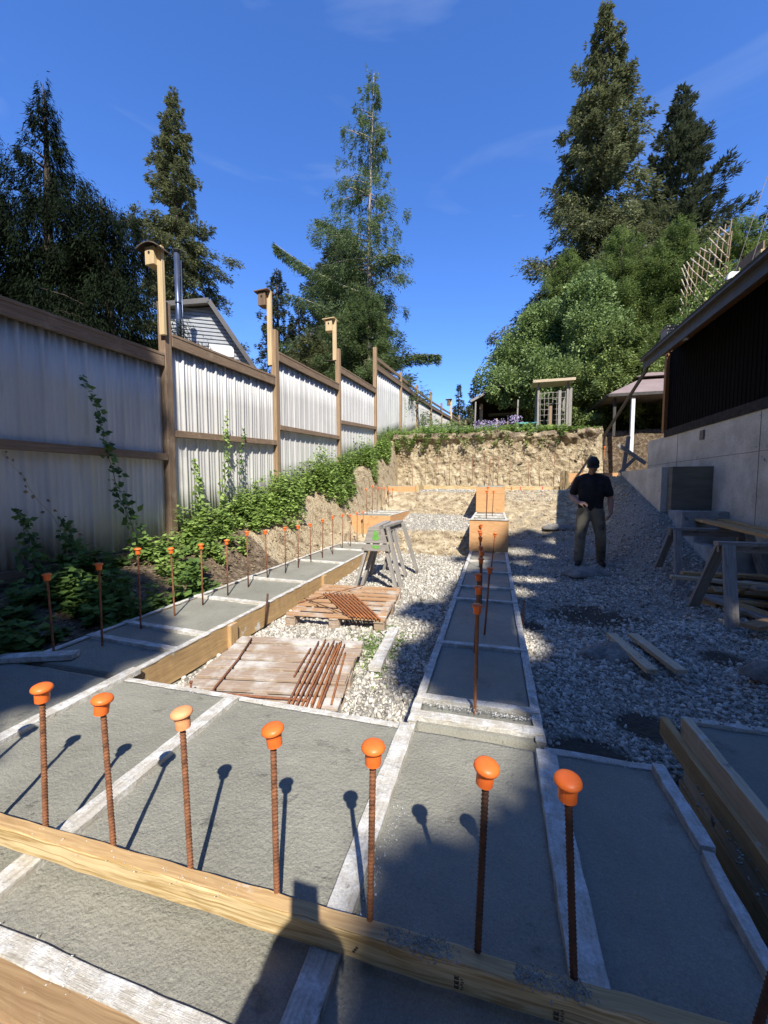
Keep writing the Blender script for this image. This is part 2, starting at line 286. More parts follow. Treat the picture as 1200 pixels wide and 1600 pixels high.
def fastmesh(name, V, Fq, m, rnd=None, smooth=False, parent=None):
    """V (n,3), Fq (k, 3 or 4) numpy; rnd per face"""
    me = bpy.data.meshes.new(name); k = Fq.shape[1]
    me.vertices.add(len(V)); me.vertices.foreach_set('co', V.astype(np.float32).ravel())
    me.loops.add(Fq.size); me.loops.foreach_set('vertex_index', Fq.astype(np.int32).ravel())
    me.polygons.add(len(Fq)); me.polygons.foreach_set('loop_start', np.arange(0, Fq.size, k, dtype=np.int32))
    try: me.polygons.foreach_set('loop_total', np.full(len(Fq), k, dtype=np.int32))
    except Exception: pass
    if rnd is not None:
        at = me.attributes.new('rnd', 'FLOAT', 'FACE'); at.data.foreach_set('value', np.asarray(rnd, dtype=np.float32))
    me.update(calc_edges=True)
    if smooth: me.polygons.foreach_set('use_smooth', np.ones(len(Fq), bool))
    me.materials.append(MT[m] if isinstance(m, str) else m)
    return link(name, me, parent)
def unit(a): return a/np.maximum(np.linalg.norm(a, axis=1, keepdims=True), 1e-9)
def leafarrays(P, D, Nn, Ln, Wd, fold=.15):
    """diamond leaves: base P, direction D, approx normal Nn"""
    D = unit(D); S = unit(np.cross(D, Nn)); U = np.cross(S, D)
    Ln = np.broadcast_to(np.asarray(Ln, float), (len(P),))[:, None]; Wd = np.broadcast_to(np.asarray(Wd, float), (len(P),))[:, None]
    mid = P+D*Ln*.42+U*Wd*fold
    V = np.stack([P, mid+S*Wd*.5-U*Wd*fold*2, P+D*Ln, mid-S*Wd*.5-U*Wd*fold*2], 1).reshape(-1, 3)
    return V, np.arange(len(V)).reshape(-1, 4)
def leaves(name, P, D, Nn, Ln, Wd, m, rnd, parent=None, fold=.15):
    V, Fq = leafarrays(P, D, Nn, Ln, Wd, fold); return fastmesh(name, V, Fq, m, rnd, parent=parent)
def rv(n): return unit(rng.normal(size=(n, 3)))
def sstep(a, b, x): t = np.clip((x-a)/(b-a), 0, 1); return t*t*(3-2*t)
def fnoise(x, y, s, seed=0, oct=4):
    """cheap vectorised smooth noise (sum of rotated sines), about -1..1"""
    r = np.random.default_rng(seed+11); out = 0; amp = 1; tot = 0
    for o in range(oct):
        a = 0
        for k in range(4):
            th = r.uniform(0, math.tau); fr = s*(2**o)*r.uniform(.7, 1.3); ph = r.uniform(0, math.tau, 2)
            a = a+np.sin((x*math.cos(th)+y*math.sin(th))*fr+ph[0]+1.3*np.sin((y*math.cos(th)-x*math.sin(th))*fr*.7+ph[1]))
        out = out+amp*a/4; tot += amp; amp *= .55
    return out/tot*1.6

# ------------------------------------------------------------ terrain
def fence_x(y): return np.interp(y, [-5, 2.5, 4.3, 6.65, 9.35, 11.95, 14.65, 17.1, 19.8, 22.5, 25.6, 40], [-5.1, -4.36, -4.2, -3.99, -3.82, -3.64, -3.46, -3.3, -3.11, -2.93, -2.71, -2.0])
def zfence(y): return np.interp(y, [-3, 1, 2.5, 4.3, 6.65, 9.3, 11.95, 13, 15, 17, 20, 30, 60], [.0, .05, .15, .32, .85, 1.45, 2.15, 2.75, 3.45, 3.8, 4.15, 4.5, 5.5])
def ground(x, y):
    x = np.asarray(x, float); y = np.asarray(y, float)
    mid = np.interp(y, [-2, .4, 1.9, 6.6, 7.4, 8.1, 10.0, 10.9, 11.9, 12.6], [-.45, -.42, -.22, -.17, -.12, .18, .46, 1.0, 1.04, 1.04])
    right = np.interp(y, [-2, .4, 1.9, 6.8, 8.6, 10.2, 11.2, 12.6], [-.45, -.42, -.22, -.18, .05, .62, 1.02, 1.05])
    east = sstep(1.75, 2.72, x)*np.maximum(np.interp(y, [4.8, 6, 6.6, 7.2, 7.5, 8.3, 9.8, 11, 12.6], [-.3, .0, .25, .5, .66, .9, 1.38, 1.34, 1.1])-right, 0)
    w = sstep(-.5, .3, x); z = mid*(1-w)+(right+east)*w
    z = z+.03*fnoise(x, y, 1.7, 1)+.012*fnoise(x, y, 7, 2)
    # left bank up to the fence
    t = sstep(0, 1, (-2.98-x)/np.maximum(-2.98-(fence_x(y)+.25), .3))
    base = np.interp(y, [-2, 2, 7, 8.1, 11, 11.2, 12.6], [-.3, -.12, .0, .30, .65, 1.0, 1.1])
    lb = base+(zfence(y)-base)*t+.03*fnoise(x, y, 4, 3)*sstep(0, .3, t)
    z = np.where(x < -2.95, lb, z)
    # plateau beyond the cut bank
    pl = 2.86+.085*np.clip(y-13.2, 0, 60)+.06*fnoise(x, y, 1.3, 5)
    pl = np.maximum(pl, 0)
    ye = 12.95+.12*fnoise(x, y*0, 2.2, 6)+np.where(x > 3.1, 1.6, 0)
    wl = sstep(-3.0, -3.9, x)
    cut = sstep(ye, ye+.22, y)
    z = z*(1-cut)+pl*cut
    zl = np.where(y > 12.5, zfence(y), 0); z = np.where((x < -3.2) & (y > 12.4), z*(1-wl)+np.maximum(zl, z)*wl*1.0, z)
    # neighbour's side of the fence
    z = np.where(x < fence_x(y)-.15, zfence(y)+.1, z)
    # pads of ground under small mounds
    for (mx_, my_, r_, h_) in ((1.27, 6.35, .42, .09), (1.95, 2.95, .42, .15), (1.0, 3.35, .4, .05), (1.75, 9.1, .5, .07), (.62, 5.3, .3, -.03), (.98, 4.3, .45, -.05)):
        z = z+h_*np.exp(-(((x-mx_)/r_)**2+((y-my_)/(r_*.7))**2)*1.6)
    return z
def g1(x, y): return float(ground(np.array([x]), np.array([y]))[0])
def soils(x, y):
    sand = np.maximum(sstep(6.6, 7.3, y)*(1-sstep(8.0, 8.6, y))*(x < -.2), sstep(9.7, 10.2, y)*(1-sstep(10.9, 11.2, y)))
    sand = np.maximum(sand, (x > .2)*sstep(7.6, 9.2, y)*.62); sand = np.maximum(sand, sstep(11.6, 12, y)*(x > .2))
    hum = np.maximum((x < -2.93)*1.0*(y < 12.6), (y > 13.15)*1.0); hum = np.where((x < -2.93) & (y > 5.2), .35, hum); sand = np.where((x < -2.93) & (y > 5.2), .9, sand)
    sand = np.maximum(sand, ((y > 12.6) & (y < 13.3))*1.0)
    wet = 0*x
    nn = 1+.35*fnoise(x, y, 6, 77, 3)
    for (cx, cy, a, b, k) in ((.98, 4.35, .60, .46, .8), (.50, 2.10, .24, .2, 1), (.88, 2.5, .24, .17, 1), (1.75, 3.6, .22, .22, .8), (-.66, 2.35, .20, .6, .42), (-.62, 3.3, .3, .25, .4), (.4, 4.0, .14, .2, .8)):
        wet = np.maximum(wet, k*np.exp(-((((x-cx)/a)**2+((y-cy)/b)**2)*nn)**1.5))
    return sand, hum, wet
def make_ground():
    xs = np.concatenate([[-400, -150, -60, -25, -12, -8, -6], np.arange(-5.2, 4.6, .045), [5, 6, 8, 12, 20, 50, 150, 400]])
    ys = np.concatenate([[-300, -100, -40, -15, -6, -3, -1.5, -.8], np.arange(-.4, 15, .045), np.arange(15.2, 30, .5), [34, 40, 60, 100, 200, 500, 1200]])
    X, Y = np.meshgrid(xs, ys); Z = ground(X, Y)
    # pit under the footings stays below the slabs
    V = np.stack([X, Y, Z], -1).reshape(-1, 3); nx = len(xs); i = np.arange(len(ys)-1)[:, None]*nx+np.arange(nx-1)[None]
    Fq = np.stack([i, i+1, i+nx+1, i+nx], -1).reshape(-1, 4)
    o = fastmesh('ground', V, Fq, 'ground', smooth=True); tag(o, kind='structure')
    s, h, w = soils(V[:, 0], V[:, 1]); c = np.stack([s, h, w, np.ones(len(s))], 1).astype(np.float32)
    at = o.data.attributes.new('soil', 'FLOAT_COLOR', 'POINT'); at.data.foreach_set('color', c.ravel())
make_ground()

# cut bank of sandy earth behind the back footing: vertical, lumpy
def make_bank():
    n, k = 520, 150; u = np.linspace(-4.0, 3.12, n); s = np.linspace(0, 1, k); U, S = np.meshgrid(u, s)
    top = 2.88+.15*fnoise(U, S*0, 1.9, 21)+.12*(U > 2.4)
    Z = .95+(top-.95)*S
    und = .16*np.exp(-((S-.93)/.07)**2)
    Y = 12.66+.40*S**.8+.20*fnoise(U, Z*.9, 1.3, 22, 5)-.28*(1-S)**4+.045*fnoise(U*1.0, Z*1.1, 6, 23, 4)+.034*fnoise(U, Z, 23, 28, 4)-und*.9
    Y = np.minimum(Y, 13.4)
    Z = Z+.03*fnoise(U, S*5, 11, 24)
    endc = sstep(2.7, 3.12, U); Y = Y+endc*.35*(U-2.6)
    V = np.stack([U, Y, Z], -1).reshape(-1, 3); i = np.arange(k-1)[:, None]*n+np.arange(n-1)[None]
    Fq = np.stack([i, i+1, i+n+1, i+n], -1).reshape(-1, 4)
    # lip on top and the return side
    lip = V[-n:].copy(); lip[:, 1] = 13.8; lip[:, 2] -= .03; b = len(V); V = np.vstack([V, lip]); a = np.arange(n-1)
    Fq = np.vstack([Fq, np.stack([b-n+a, b-n+a+1, b+a+1, b+a], -1)])
    side = V[n-1:n*k:n].copy(); side[:, 1] = 15.0; side[:, 0] += .25; b2 = len(V); V = np.vstack([V, side]); a = np.arange(k-1)
    Fq = np.vstack([Fq, np.stack([n-1+a*n, b2+a, b2+a+1, n-1+(a+1)*n], -1)])
    o = fastmesh('earth_bank', V, Fq, 'ground', smooth=True); tag(o, kind='structure')
    zz = V[:, 2]; t = np.clip((zz-.95)/1.95, 0, 1); no = .5*fnoise(V[:, 0], zz, 3, 25)+.35*fnoise(V[:, 0], zz, 12, 26)
    hum = np.clip((t-.66)/.45+no*.95, 0, 1)*.8; hum[-k:] = .8
    c = np.stack([np.ones(len(V)), hum, np.zeros(len(V)), np.ones(len(V))], 1).astype(np.float32)
    at = o.data.attributes.new('soil', 'FLOAT_COLOR', 'POINT'); at.data.foreach_set('color', c.ravel())
make_bank()

# stones: irregular angular lumps merged into one countless mass
def ico():
    t = (1+5**.5)/2; v = np.array([(-1, t, 0), (1, t, 0), (-1, -t, 0), (1, -t, 0), (0, -1, t), (0, 1, t), (0, -1, -t), (0, 1, -t), (t, 0, -1), (t, 0, 1), (-t, 0, -1), (-t, 0, 1)], float)/math.sqrt(1+t*t)
    f = np.array([(0, 11, 5), (0, 5, 1), (0, 1, 7), (0, 7, 10), (0, 10, 11), (1, 5, 9), (5, 11, 4), (11, 10, 2), (10, 7, 6), (7, 1, 8), (3, 9, 4), (3, 4, 2), (3, 2, 6), (3, 6, 8), (3, 8, 9), (4, 9, 5), (2, 4, 11), (6, 2, 10), (8, 6, 7), (9, 8, 1)])
    return v, f
def stones(name, P, size, m, label=None, flat=.6, parent=None):
    v, f = ico(); n = len(P); var = [v*(1+rng.uniform(-.42, .38, (12, 1)))*np.array([1, rng.uniform(.5, .85), rng.uniform(.32, .6)]) for _ in range(14)]
    var = np.array(var)[rng.integers(0, 14, n)]
    q = rng.normal(size=(n, 4)); q[:, 1:3] *= flat; q /= np.linalg.norm(q, axis=1, keepdims=True); w, x, y, z = q.T
    Rm = np.stack([1-2*(y*y+z*z), 2*(x*y-z*w), 2*(x*z+y*w), 2*(x*y+z*w), 1-2*(x*x+z*z), 2*(y*z-x*w), 2*(x*z-y*w), 2*(y*z+x*w), 1-2*(x*x+y*y)], -1).reshape(n, 3, 3)
    V = np.einsum('nij,nkj->nki', Rm, var)*size[:, None, None]+P[:, None, :]
    Fq = (f[None]+np.arange(n)[:, None, None]*12).reshape(-1, 3)
    o = fastmesh(name, V.reshape(-1, 3), Fq, m, np.repeat(rng.beta(1.8, 1.9, n), 20), parent=parent)
    if parent is None: tag(o, label, None, None, 'stuff')
    return o
def scatter(n, x0, x1, y0, y1): return rng.uniform(x0, x1, n), rng.uniform(y0, y1, n)
def gravel_field():
    PX, PY = [], []
    for (n, a) in ((34000, (-2.1, -.42, 1.82, 4.2)), (17000, (-2.1, -.42, 4.2, 7.2)), (5500, (-2.1, -.42, 8.2, 9.8)), (1500, (-2.0, -.4, 10.9, 11.9)),
                   (44000, (.25, 2.4, 1.8, 4.4)), (34000, (.25, 3.3, 4.0, 7.5)), (6000, (.25, 3.3, 7.5, 9.0)), (2500, (.3, 3.0, 10.6, 11.6)), (1500, (2.2, 3.4, 2.2, 4.4)),
                   (250, (-2.1, -.42, 7.2, 8.2)), (250, (-2.1, -.4, 9.8, 10.9)), (350, (.3, 2.6, 9.0, 10.8)), (1500, (2.4, 3.2, 8.4, 10.6))):
        x, y = scatter(n, *a); PX.append(x); PY.append(y)
    x = np.concatenate(PX); y = np.concatenate(PY); s, h, w = soils(x, y)
    pat = fnoise(x, y, 2.3, 44)
    keep = (rng.uniform(size=len(x)) > w*1.2) & (rng.uniform(size=len(x)) < .25+.75*sstep(-.7, .0, pat))
    keep &= ~((y < 2.16) & (x > .88)) & ~((x > .22) & (x < .88) & (y < 1.84))
    x = x[keep]; y = y[keep]; sz = (rng.gamma(1.35, .0056, len(x))+.0035)
    sz = np.clip(sz, .005, .030)*np.where(y < 3, .85, 1.0)
    P = np.stack([x, y, ground(x, y)+sz*.25], 1); stones('gravel', P, sz, 'pebble', 'pale angular crushed gravel covering the ground between the footings')
    # sandy clods on the bank and slopes
    n = 260; u = rng.uniform(-3.9, 3.1, n); v = rng.uniform(0, 1, n)**.8; P = np.stack([u, 12.60+.40*v**.8+.20*fnoise(u, (.95+1.95*v)*.9, 1.3, 22, 5)-.28*(1-v)**4, .97+1.9*v], 1)
    sz = np.clip(rng.gamma(1.3, .012, n)+.004, 0, .09); stones('earth_clods', P, sz, 'sandrock', 'sandy clods and stones sticking out of the cut bank')
    xs, ys = [], []
    for (n, a) in ((420, (-2.1, -.42, 7.2, 8.1)), (420, (-2.1, -.4, 9.9, 11)), (1100, (.3, 3.1, 8.6, 11.5)), (900, (-4, -2.95, 5.4, 12.4))):
        x, y = scatter(n, *a); xs.append(x); ys.append(y)
    x = np.concatenate(xs); y = np.concatenate(ys); sz = np.clip(rng.gamma(1.3, .010, len(x))+.004, 0, .06)
    stones('sandy_clods', np.stack([x, y, ground(x, y)+sz*.2], 1), sz, 'sandrock', 'loose yellow sandy clods on the slopes between the gravel')
gravel_field()

# ------------------------------------------------------------ footings
def slab_mesh(x0, x1, y0, y1, z, res, amp=.004, seed=0, wav=0, depth=.22):
    nx = max(3, int((x1-x0)/res)+1); ny = max(3, int((y1-y0)/res)+1)
    X, Y = np.meshgrid(np.linspace(x0, x1, nx), np.linspace(y0, y1, ny))
    Z = z+amp*fnoise(X, Y, 4, seed, 5)+amp*.5*fnoise(X, Y, 38, seed+3, 3)
    Z = Z+amp*.9*np.maximum(fnoise(X, Y, 14, seed+5, 4)-.35, 0)
    V = np.stack([X, Y, Z], -1).reshape(-1, 3); i = np.arange(ny-1)[:, None]*nx+np.arange(nx-1)[None]
    Fq = np.stack([i, i+1, i+nx+1, i+nx], -1).reshape(-1, 4)
    ring = np.concatenate([np.arange(nx), nx-1+nx*np.arange(1, ny), (ny-1)*nx+np.arange(nx-2, -1, -1), nx*np.arange(ny-2, 0, -1)])
    b = len(V); low = V[ring].copy(); low[:, 2] = z-depth; V = np.vstack([V, low]); k = np.arange(len(ring)); k2 = (k+1) % len(ring)
    Fq = np.vstack([Fq, np.stack([ring[k], b+k, b+k2, ring[k2]], -1)])
    return V, Fq
def crumbs(name, parent, segs, m='mortar', n=60, sz=(.004, .014), spread=.02):
    P = []; S = []
    for (a, b) in segs:
        a = np.array(a, float); b = np.array(b, float); t = rng.uniform(0, 1, n)[:, None]; p = a+(b-a)*t; p = p+rng.normal(size=(n, 3))*np.array([spread, spread, .001]); P.append(p); S.append(rng.uniform(*sz, n)**1.0)
    P = np.vstack(P); S = np.concatenate(S); s = stones(name, P, S, m, parent=parent, flat=.4); s['kind'] = 'stuff'; return s
def plank(name, parent, a, b, w, h, m, warp=.0, seed=0, bevel=.003):
    """a board with slightly irregular edges"""
    a = Vector(a); b = Vector(b); n = max(2, int((b-a).length/.06)); d = (b-a).normalized(); side = Vector((0, 0, 1)).cross(d).normalized(); up = d.cross(side)
    mb = MB(); o = (random.uniform(0, 40), random.uniform(0, 40)); r = random.Random(seed+int(abs(a.x*971+a.y*577)*10))
    cs = [(-w/2, -h/2), (w/2, -h/2), (w/2, h/2), (-w/2, h/2)]
    for i in range(n+1):
        c = a.lerp(b, i/n)+side*warp*math.sin(i/n*math.pi)
        for (s_, u_) in cs: mb.v.append(c+side*(s_+r.uniform(-1, 1)*.0025)+up*(u_+r.uniform(-1, 1)*.0015))
    ln = (b-a).length
    for i in range(n):
        for k in range(4):
            k2 = (k+1) % 4; q = [i*4+k, i*4+k2, i*4+4+k2, i*4+4+k]; wd = [w, h, w, h][k]; v0 = k*.41
            u0 = i/n*ln; u1 = (i+1)/n*ln
            mb.face(q, [(u0+o[0], v0+o[1]), (u0+o[0], v0+wd+o[1]), (u1+o[0], v0+wd+o[1]), (u1+o[0], v0+o[1])])
    mb.face([3, 2, 1, 0], [(o[0], o[1]), (o[0]+.003, o[1]), (o[0]+.003, o[1]+h), (o[0], o[1]+h)]); e = n*4
    mb.face([e, e+1, e+2, e+3], [(o[0], o[1]), (o[0]+.003, o[1]), (o[0]+.003, o[1]+h), (o[0], o[1]+h)])
    return mb.build(name, m, parent, bevel)

T = thing('concrete_footing', 'freshly poured grey footing slab crossing the whole foreground inside timber forms', 'footing')
V, Fq = slab_mesh(-4.2, .66, .60, 1.745, -.002, .013, .0055, 3); fastmesh('concrete', V, Fq, 'wet', smooth=True, parent=T)
plank('form_board', T, (-2.10, 1.765, -.115), (-.385, 1.765, -.115), .038, .235, 'dusty')
plank('form_board', T, (.235, 1.765, -.115), (.70, 1.765, -.115), .038, .235, 'dusty')
plank('form_board', T, (-3.4, .615, -.070), (1.6, .615, -.070), .044, .15, 'oldboard')
plank('form_board', T, (-3.4, .603, -.225), (1.6, .603, -.225), .040, .15, 'oldboard')
plank('form_board', T, (-3.4, .578, -.345), (1.6, .578, -.345), .09, .06, 'boardclean')
tp = plank('dusty_cap', T, (-3.4, .6155, .0085), (1.6, .6155, .0085), .046, .008, 'dusty')
for i, (x, ya, yb, w) in enumerate(((-2.12, .62, 1.86, .07), (-1.335, .64, 1.74, .07), (-.375, .64, 1.76, .075), (.235, .64, 1.73, .085))):
    plank('spreader', T, (x, ya, .006), (x-.0, yb, .008), w, .036, 'dusty', seed=i, warp=.004)
plank('spreader', T, (.655, .40, .006), (.655, 1.36, .004), .034, .05, 'dusty', warp=.012); plank('spreader', T, (.665, 1.38, .004), (.655, 1.74, .015), .045, .05, 'dusty')
plank('dusty_board', T, (-3.35, 1.62, .02), (-2.68, 1.90, .022), .085, .036, 'dusty')
crumbs('crumb', T, [((-2.12, .8, .02), (-2.12, 1.8, .02)), ((-1.335, .66, .02), (-1.335, 1.7, .02)), ((-3.3, 1.65, .04), (-2.7, 1.88, .04)), ((-2.0, 1.76, .006), (-.4, 1.76, .006)), ((.2, 1.75, .006), (.68, 1.76, .006)), ((.235, .7, .022), (.235, 1.7, .022)), ((-.33, .9, .004), (-.30, 1.3, .004))], n=90, sz=(.001, .0045), spread=.015)
crumbs('crumb', T, [((-1.2, .615, .01), (-.45, .615, .01)), ((-2.0, .60, -.1), (-1.0, .585, -.28))], n=160, sz=(.001, .005), spread=.012)
crumbs('crumb', T, [((-1.22, .562, -.315), (-1.05, .558, -.315)), ((-1.0, .562, -.315), (-.75, .56, -.315))], n=90, sz=(.005, .012), spread=.012)
# loose strap board lying on edge across the spreaders
sb = plank('form_plank', None, (-2.6, .775, .060), (1.5, .862, .060), .038, .066, 'boardclean', bevel=.004)
tag(sb, 'long pale pine board on edge across the foreground footing, before the front rods', 'board')
plank('stained_top', sb, (-2.6, .776, .0945), (1.5, .863, .0945), .034, .003, 'board', bevel=0)
crumbs('crumb', sb, [((-.22, .824, .096), (-.07, .828, .096)), ((.07, .832, .096), (.2, .834, .096))], 'mortarg', n=700, sz=(.0008, .0042), spread=.011)
crumbs('crumb', sb, [((-1.7, .79, .097), (-.6, .81, .097))], 'mortar', n=70, sz=(.0008, .003), spread=.012)
# ink stamps on the board face (tiny marks, as on graded lumber)
def stamp(x, n, flip=0):
    mb = MB(); y = .775+(x+2.6)/4.1*.087-.0195
    for k in range(n):
        z = .040+k*.011
        mb.box((x, y-.0008, z), (.010, .001, .0018)); mb.box((x-.004, y-.0008, z+.0035), (.0018, .001, .007)); mb.box((x+.004, y-.0008, z+.0035), (.0018, .001, .007)); mb.box((x, y-.0008, z+.0035), (.006, .001, .0014))
    for k in range(5): mb.box((x+.011+.002*(k % 2), y-.0008, .040+k*.006), (.005, .001, .0016))
    mb.build('grade_stamp', 'ink', sb)
stamp(-.06, 3); stamp(.145, 2)
mb = MB()
for k in range(3): mb.box((-.30+.004*k, .775+2.3/4.1*.087-.0202, .05+.006*k), (.006, .001, .004))
mb.build('grade_stamp', 'ink', sb)

def runfooting(T, x0, x1, y0, y1, z, seed, boardm=('board', 'board'), res=.025, depth=.2, topw=.038):
    V, Fq = slab_mesh(x0, x1, y0, y1, z-.004, res, .004, seed, depth=depth); fastmesh('concrete', V, Fq, 'wet', smooth=True, parent=T)
    plank('form_board', T, (x0-topw/2, y0, z-depth/2), (x0-topw/2, y1, z-depth/2), topw, depth+.01, boardm[0]); plank('form_board', T, (x1+topw/2, y0, z-depth/2), (x1+topw/2, y1, z-depth/2), topw, depth+.01, boardm[1])
    for xx in (x0-topw/2, x1+topw/2): plank('dusty_edge', T, (xx, y0, z+.008), (xx, y1, z+.008), topw+.006, .008, 'dusty', bevel=0)
# left footing, three steps
T = thing('concrete_footing', 'long fresh concrete footing running beside the white metal fence in pine forms', 'footing', group=None)
runfooting(T, -2.94, -2.15, 1.80, 8.02, 0, 11)
for y in (2.2, 2.5, 3.32, 4.2, 5.43, 6.6, 7.4): plank('spreader', T, (-2.98, y+.02, .003), (-2.12, y-.03, .003), .055, .034, 'dusty')
MB().box((-2.55, 8.04, .255), (.87, .03, .53)).build('riser_board', 'ply', T, .002)
runfooting(T, -2.94, -2.15, 8.06, 10.98, .52, 12, ('ply', 'ply'))
for y in (8.7, 9.4, 10.2): plank('spreader', T, (-2.94, y, .525), (-2.13, y, .525), .05, .03, 'dusty')
b = MB()
for k in range(4): b.box((-2.53, 11.0, .60+k*.158), (.84, .03, .156))
b.build('riser_board', 'ply', T, .002); MB().box((-2.09, 10.98, .85), (.09, .06, .72)).build('corner_post', 'boardclean', T, .003)
runfooting(T, -2.92, -2.15, 11.02, 12.05, 1.17, 13, ('ply', 'boardclean'))
for (y, w) in ((3.9, .03), (4.35, .03), (4.9, .025), (5.4, .03), (6.0, .03), (3.05, .02)):
    MB().box((-2.1295, y, -.06), (.002, w, .11)).build('paint_mark', 'redp', T)
for y in (2.75, 4.6): MB().box((-2.095, y, -.10), (.04, .09, .2)).build('stake', 'board', T, .003)
# centre footing
T = thing('concrete_footing', 'narrow fresh concrete footing down the middle of the site, half in tree shade', 'footing')
runfooting(T, -.345, .205, 1.80, 7.02, 0, 21, ('dusty', 'dusty'), .02)
for y, w in ((1.86, .06), (2.03, .05), (2.80, .05), (3.96, .05), (4.48, .05), (5.30, .05), (6.1, .04)): plank('spreader', T, (-.38, y, .004), (.24, y+.01, .004), w, .034, 'dusty')
MB().box((-.07, 7.04, .285), (.66, .03, .56)).build('riser_board', 'ply', T, .002)
runfooting(T, -.345, .205, 7.06, 9.1, .56, 22, ('board', 'board'), .03)
MB().box((-.07, 7.036, .572), (.68, .05, .02)).build('dusty_edge', 'dusty', T)
for y in (7.7, 8.3): plank('spreader', T, (-.36, y, .565), (.22, y, .565), .05, .03, 'dusty')
b = MB()
for k in range(4): b.box((-.07, 9.12, .635+k*.143), (.62, .03, .141))
b.build('riser_board', 'ply', T, .002)
runfooting(T, -.345, .205, 9.14, 12.05, 1.17, 23, ('board', 'board'), .04)
crumbs('crumb', T, [((-.34, 1.95, .02), (.22, 1.96, .02)), ((-.364, 2.0, .014), (-.364, 6, .014)), ((.224, 2.0, .014), (.224, 5, .014))], n=260, sz=(.001, .005), spread=.012)
# back footing
T = thing('concrete_footing', 'footing form along the foot of the cut earth bank at the back', 'footing')
V, Fq = slab_mesh(-2.92, 3.0, 12.07, 12.55, 1.15, .05, .004, 31, depth=.2); fastmesh('concrete', V, Fq, 'wet', smooth=True, parent=T)
plank('form_board', T, (-2.1, 12.05, 1.06), (-.40, 12.05, 1.06), .038, .22, 'boardclean'); plank('form_board', T, (.26, 12.05, 1.045), (3.0, 12.05, 1.01), .038, .22, 'boardclean'); plank('form_board', T, (-2.92, 12.57, 1.08), (3.0, 12.57, 1.06), .038, .2, 'boardclean')
for x in (.75, 1.35, .5): MB().box((x, 12.029, 1.08), (.03, .002, .12)).build('paint_mark', 'redp', T)
# raised form at the right end of the back footing
T = thing('formwork_box', 'raised pale pine form box at the back right, behind the standing man', 'formwork')
MB().box((1.86, 12.0, 1.28), (.10, .10, .62)).box((1.98, 12.0, 1.28), (.10, .10, .62)).build('post', 'boardclean', T, .004)
MB().box((2.65, 12.03, 1.38), (1.22, .04, .28)).build('front_board', 'ply', T, .003); MB().box((2.65, 12.32, 1.38), (1.22, .04, .28)).build('back_board', 'ply', T, .003)
MB().box((2.65, 12.18, 1.40), (1.2, .24, .2)).build('concrete', 'wet', T)
# right footing beside the trench in the foreground
T = thing('concrete_footing', 'shaded fresh footing at the lower right behind a three-board timber form', 'footing')
V, Fq = slab_mesh(.895, 3.0, .2, 2.08, .035, .03, .006, 41); fastmesh('concrete', V, Fq, 'wet', smooth=True, parent=T)
plank('form_board', T, (.872, .1, .040), (.868, 2.03, .050), .036, .092, 'formpale'); plank('form_board', T, (.856, .1, -.048), (.836, 2.18, -.038), .034, .090, 'board'); plank('form_board', T, (.868, .1, -.14), (.864, 1.98, -.132), .036, .090, 'formpale'); plank('form_board', T, (.864, .1, -.232), (.858, 2.0, -.225), .036, .090, 'board')
plank('form_board', T, (.88, 2.10, -.03), (3.0, 2.06, -.03), .034, .17, 'dusty')
crumbs('crumb', T, [((.80, 1.2, -.06), (.80, 1.9, -.06)), ((.9, 2.1, .06), (2, 2.08, .06))], 'mortarg', n=60, sz=(.003, .008))

# ------------------------------------------------------------ capped reinforcing rods
def rod_mesh(h, r, ribs, n=8):
    mb = MB(); pts = []; rad = []
    if ribs:
        k = int(h/.010)
        for i in range(k):
            z = h*i/k; pts += [(0, 0, z), (0, 0, z+.003), (0, 0, z+.0045), (0, 0, z+.0075)]; rad += [r*.86, r*1.06, r*1.06, r*.86]
    else: pts = [(0, 0, 0), (0, 0, h)]; rad = [r, r]
    mb.tube(pts, rad, n); return mb
def cap_mesh(z, seg=28):
    mb = MB(); pr = [(.0001, .0170), (.010, .0166), (.019, .0146), (.0255, .0105), (.0280, .0065), (.0285, .0020), (.0275, .0000), (.0215, -.0006), (.0210, -.0020), (.0207, -.0100), (.0196, -.0105), (.0188, -.0370), (.0160, -.0375), (.013, -.030)]
    b = 0
    for (r, zz) in pr:
        for k in range(seg): th = math.tau*k/seg; mb.v.append(Vector((r*math.cos(th), r*math.sin(th), z+zz)))
    for i in range(len(pr)-1):
        for k in range(seg):
            k2 = (k+1) % seg; mb.face([i*seg+k, i*seg+k2, (i+1)*seg+k2, (i+1)*seg+k], smooth=i < 5)
    return mb
def capped(name, label, group, loc, h, r=.0080, ribs=True, tilt=(0, 0), m='rust', cm='orange', capped_=True, caps=1.0, ctilt=(0, 0)):
    t = thing(name, label, 'rebar', loc, 0, group); t.rotation_euler = (tilt[1], tilt[0], random.uniform(0, 6))
    t.rotation_mode = 'XYZ'
    rod_mesh(h, r, ribs, 8 if ribs else 6).build('rod', m, t)
    if capped_:
        c = cap_mesh(0, 20 if ribs else 12).build('cap', cm, t); c.location = (0, 0, h+.006); c.scale = (caps,)*3; c.rotation_euler = (ctilt[0], ctilt[1], 0)
    return t
gA = 'orange-capped rods in the front row'
lab = ['capped rusty rod standing far left of the front row, mostly out of the picture', 'leftmost fully visible capped rod in the front row, beside the long board end',
       'second capped rod of the front row, its orange cap tilted', 'third front rod, with a faded pale orange cap, beside a dusty spreader board', 'fourth front rod, its cap shadow falling straight behind it',
       'fifth front rod with a scuffed grey-centred cap, standing against the middle spreader', 'sixth front rod, in the shaded slab, with a clean bright orange cap', 'seventh front rod with the largest-looking cap, against the right spreader board', 'rightmost front rod cut off by the corner of the picture']
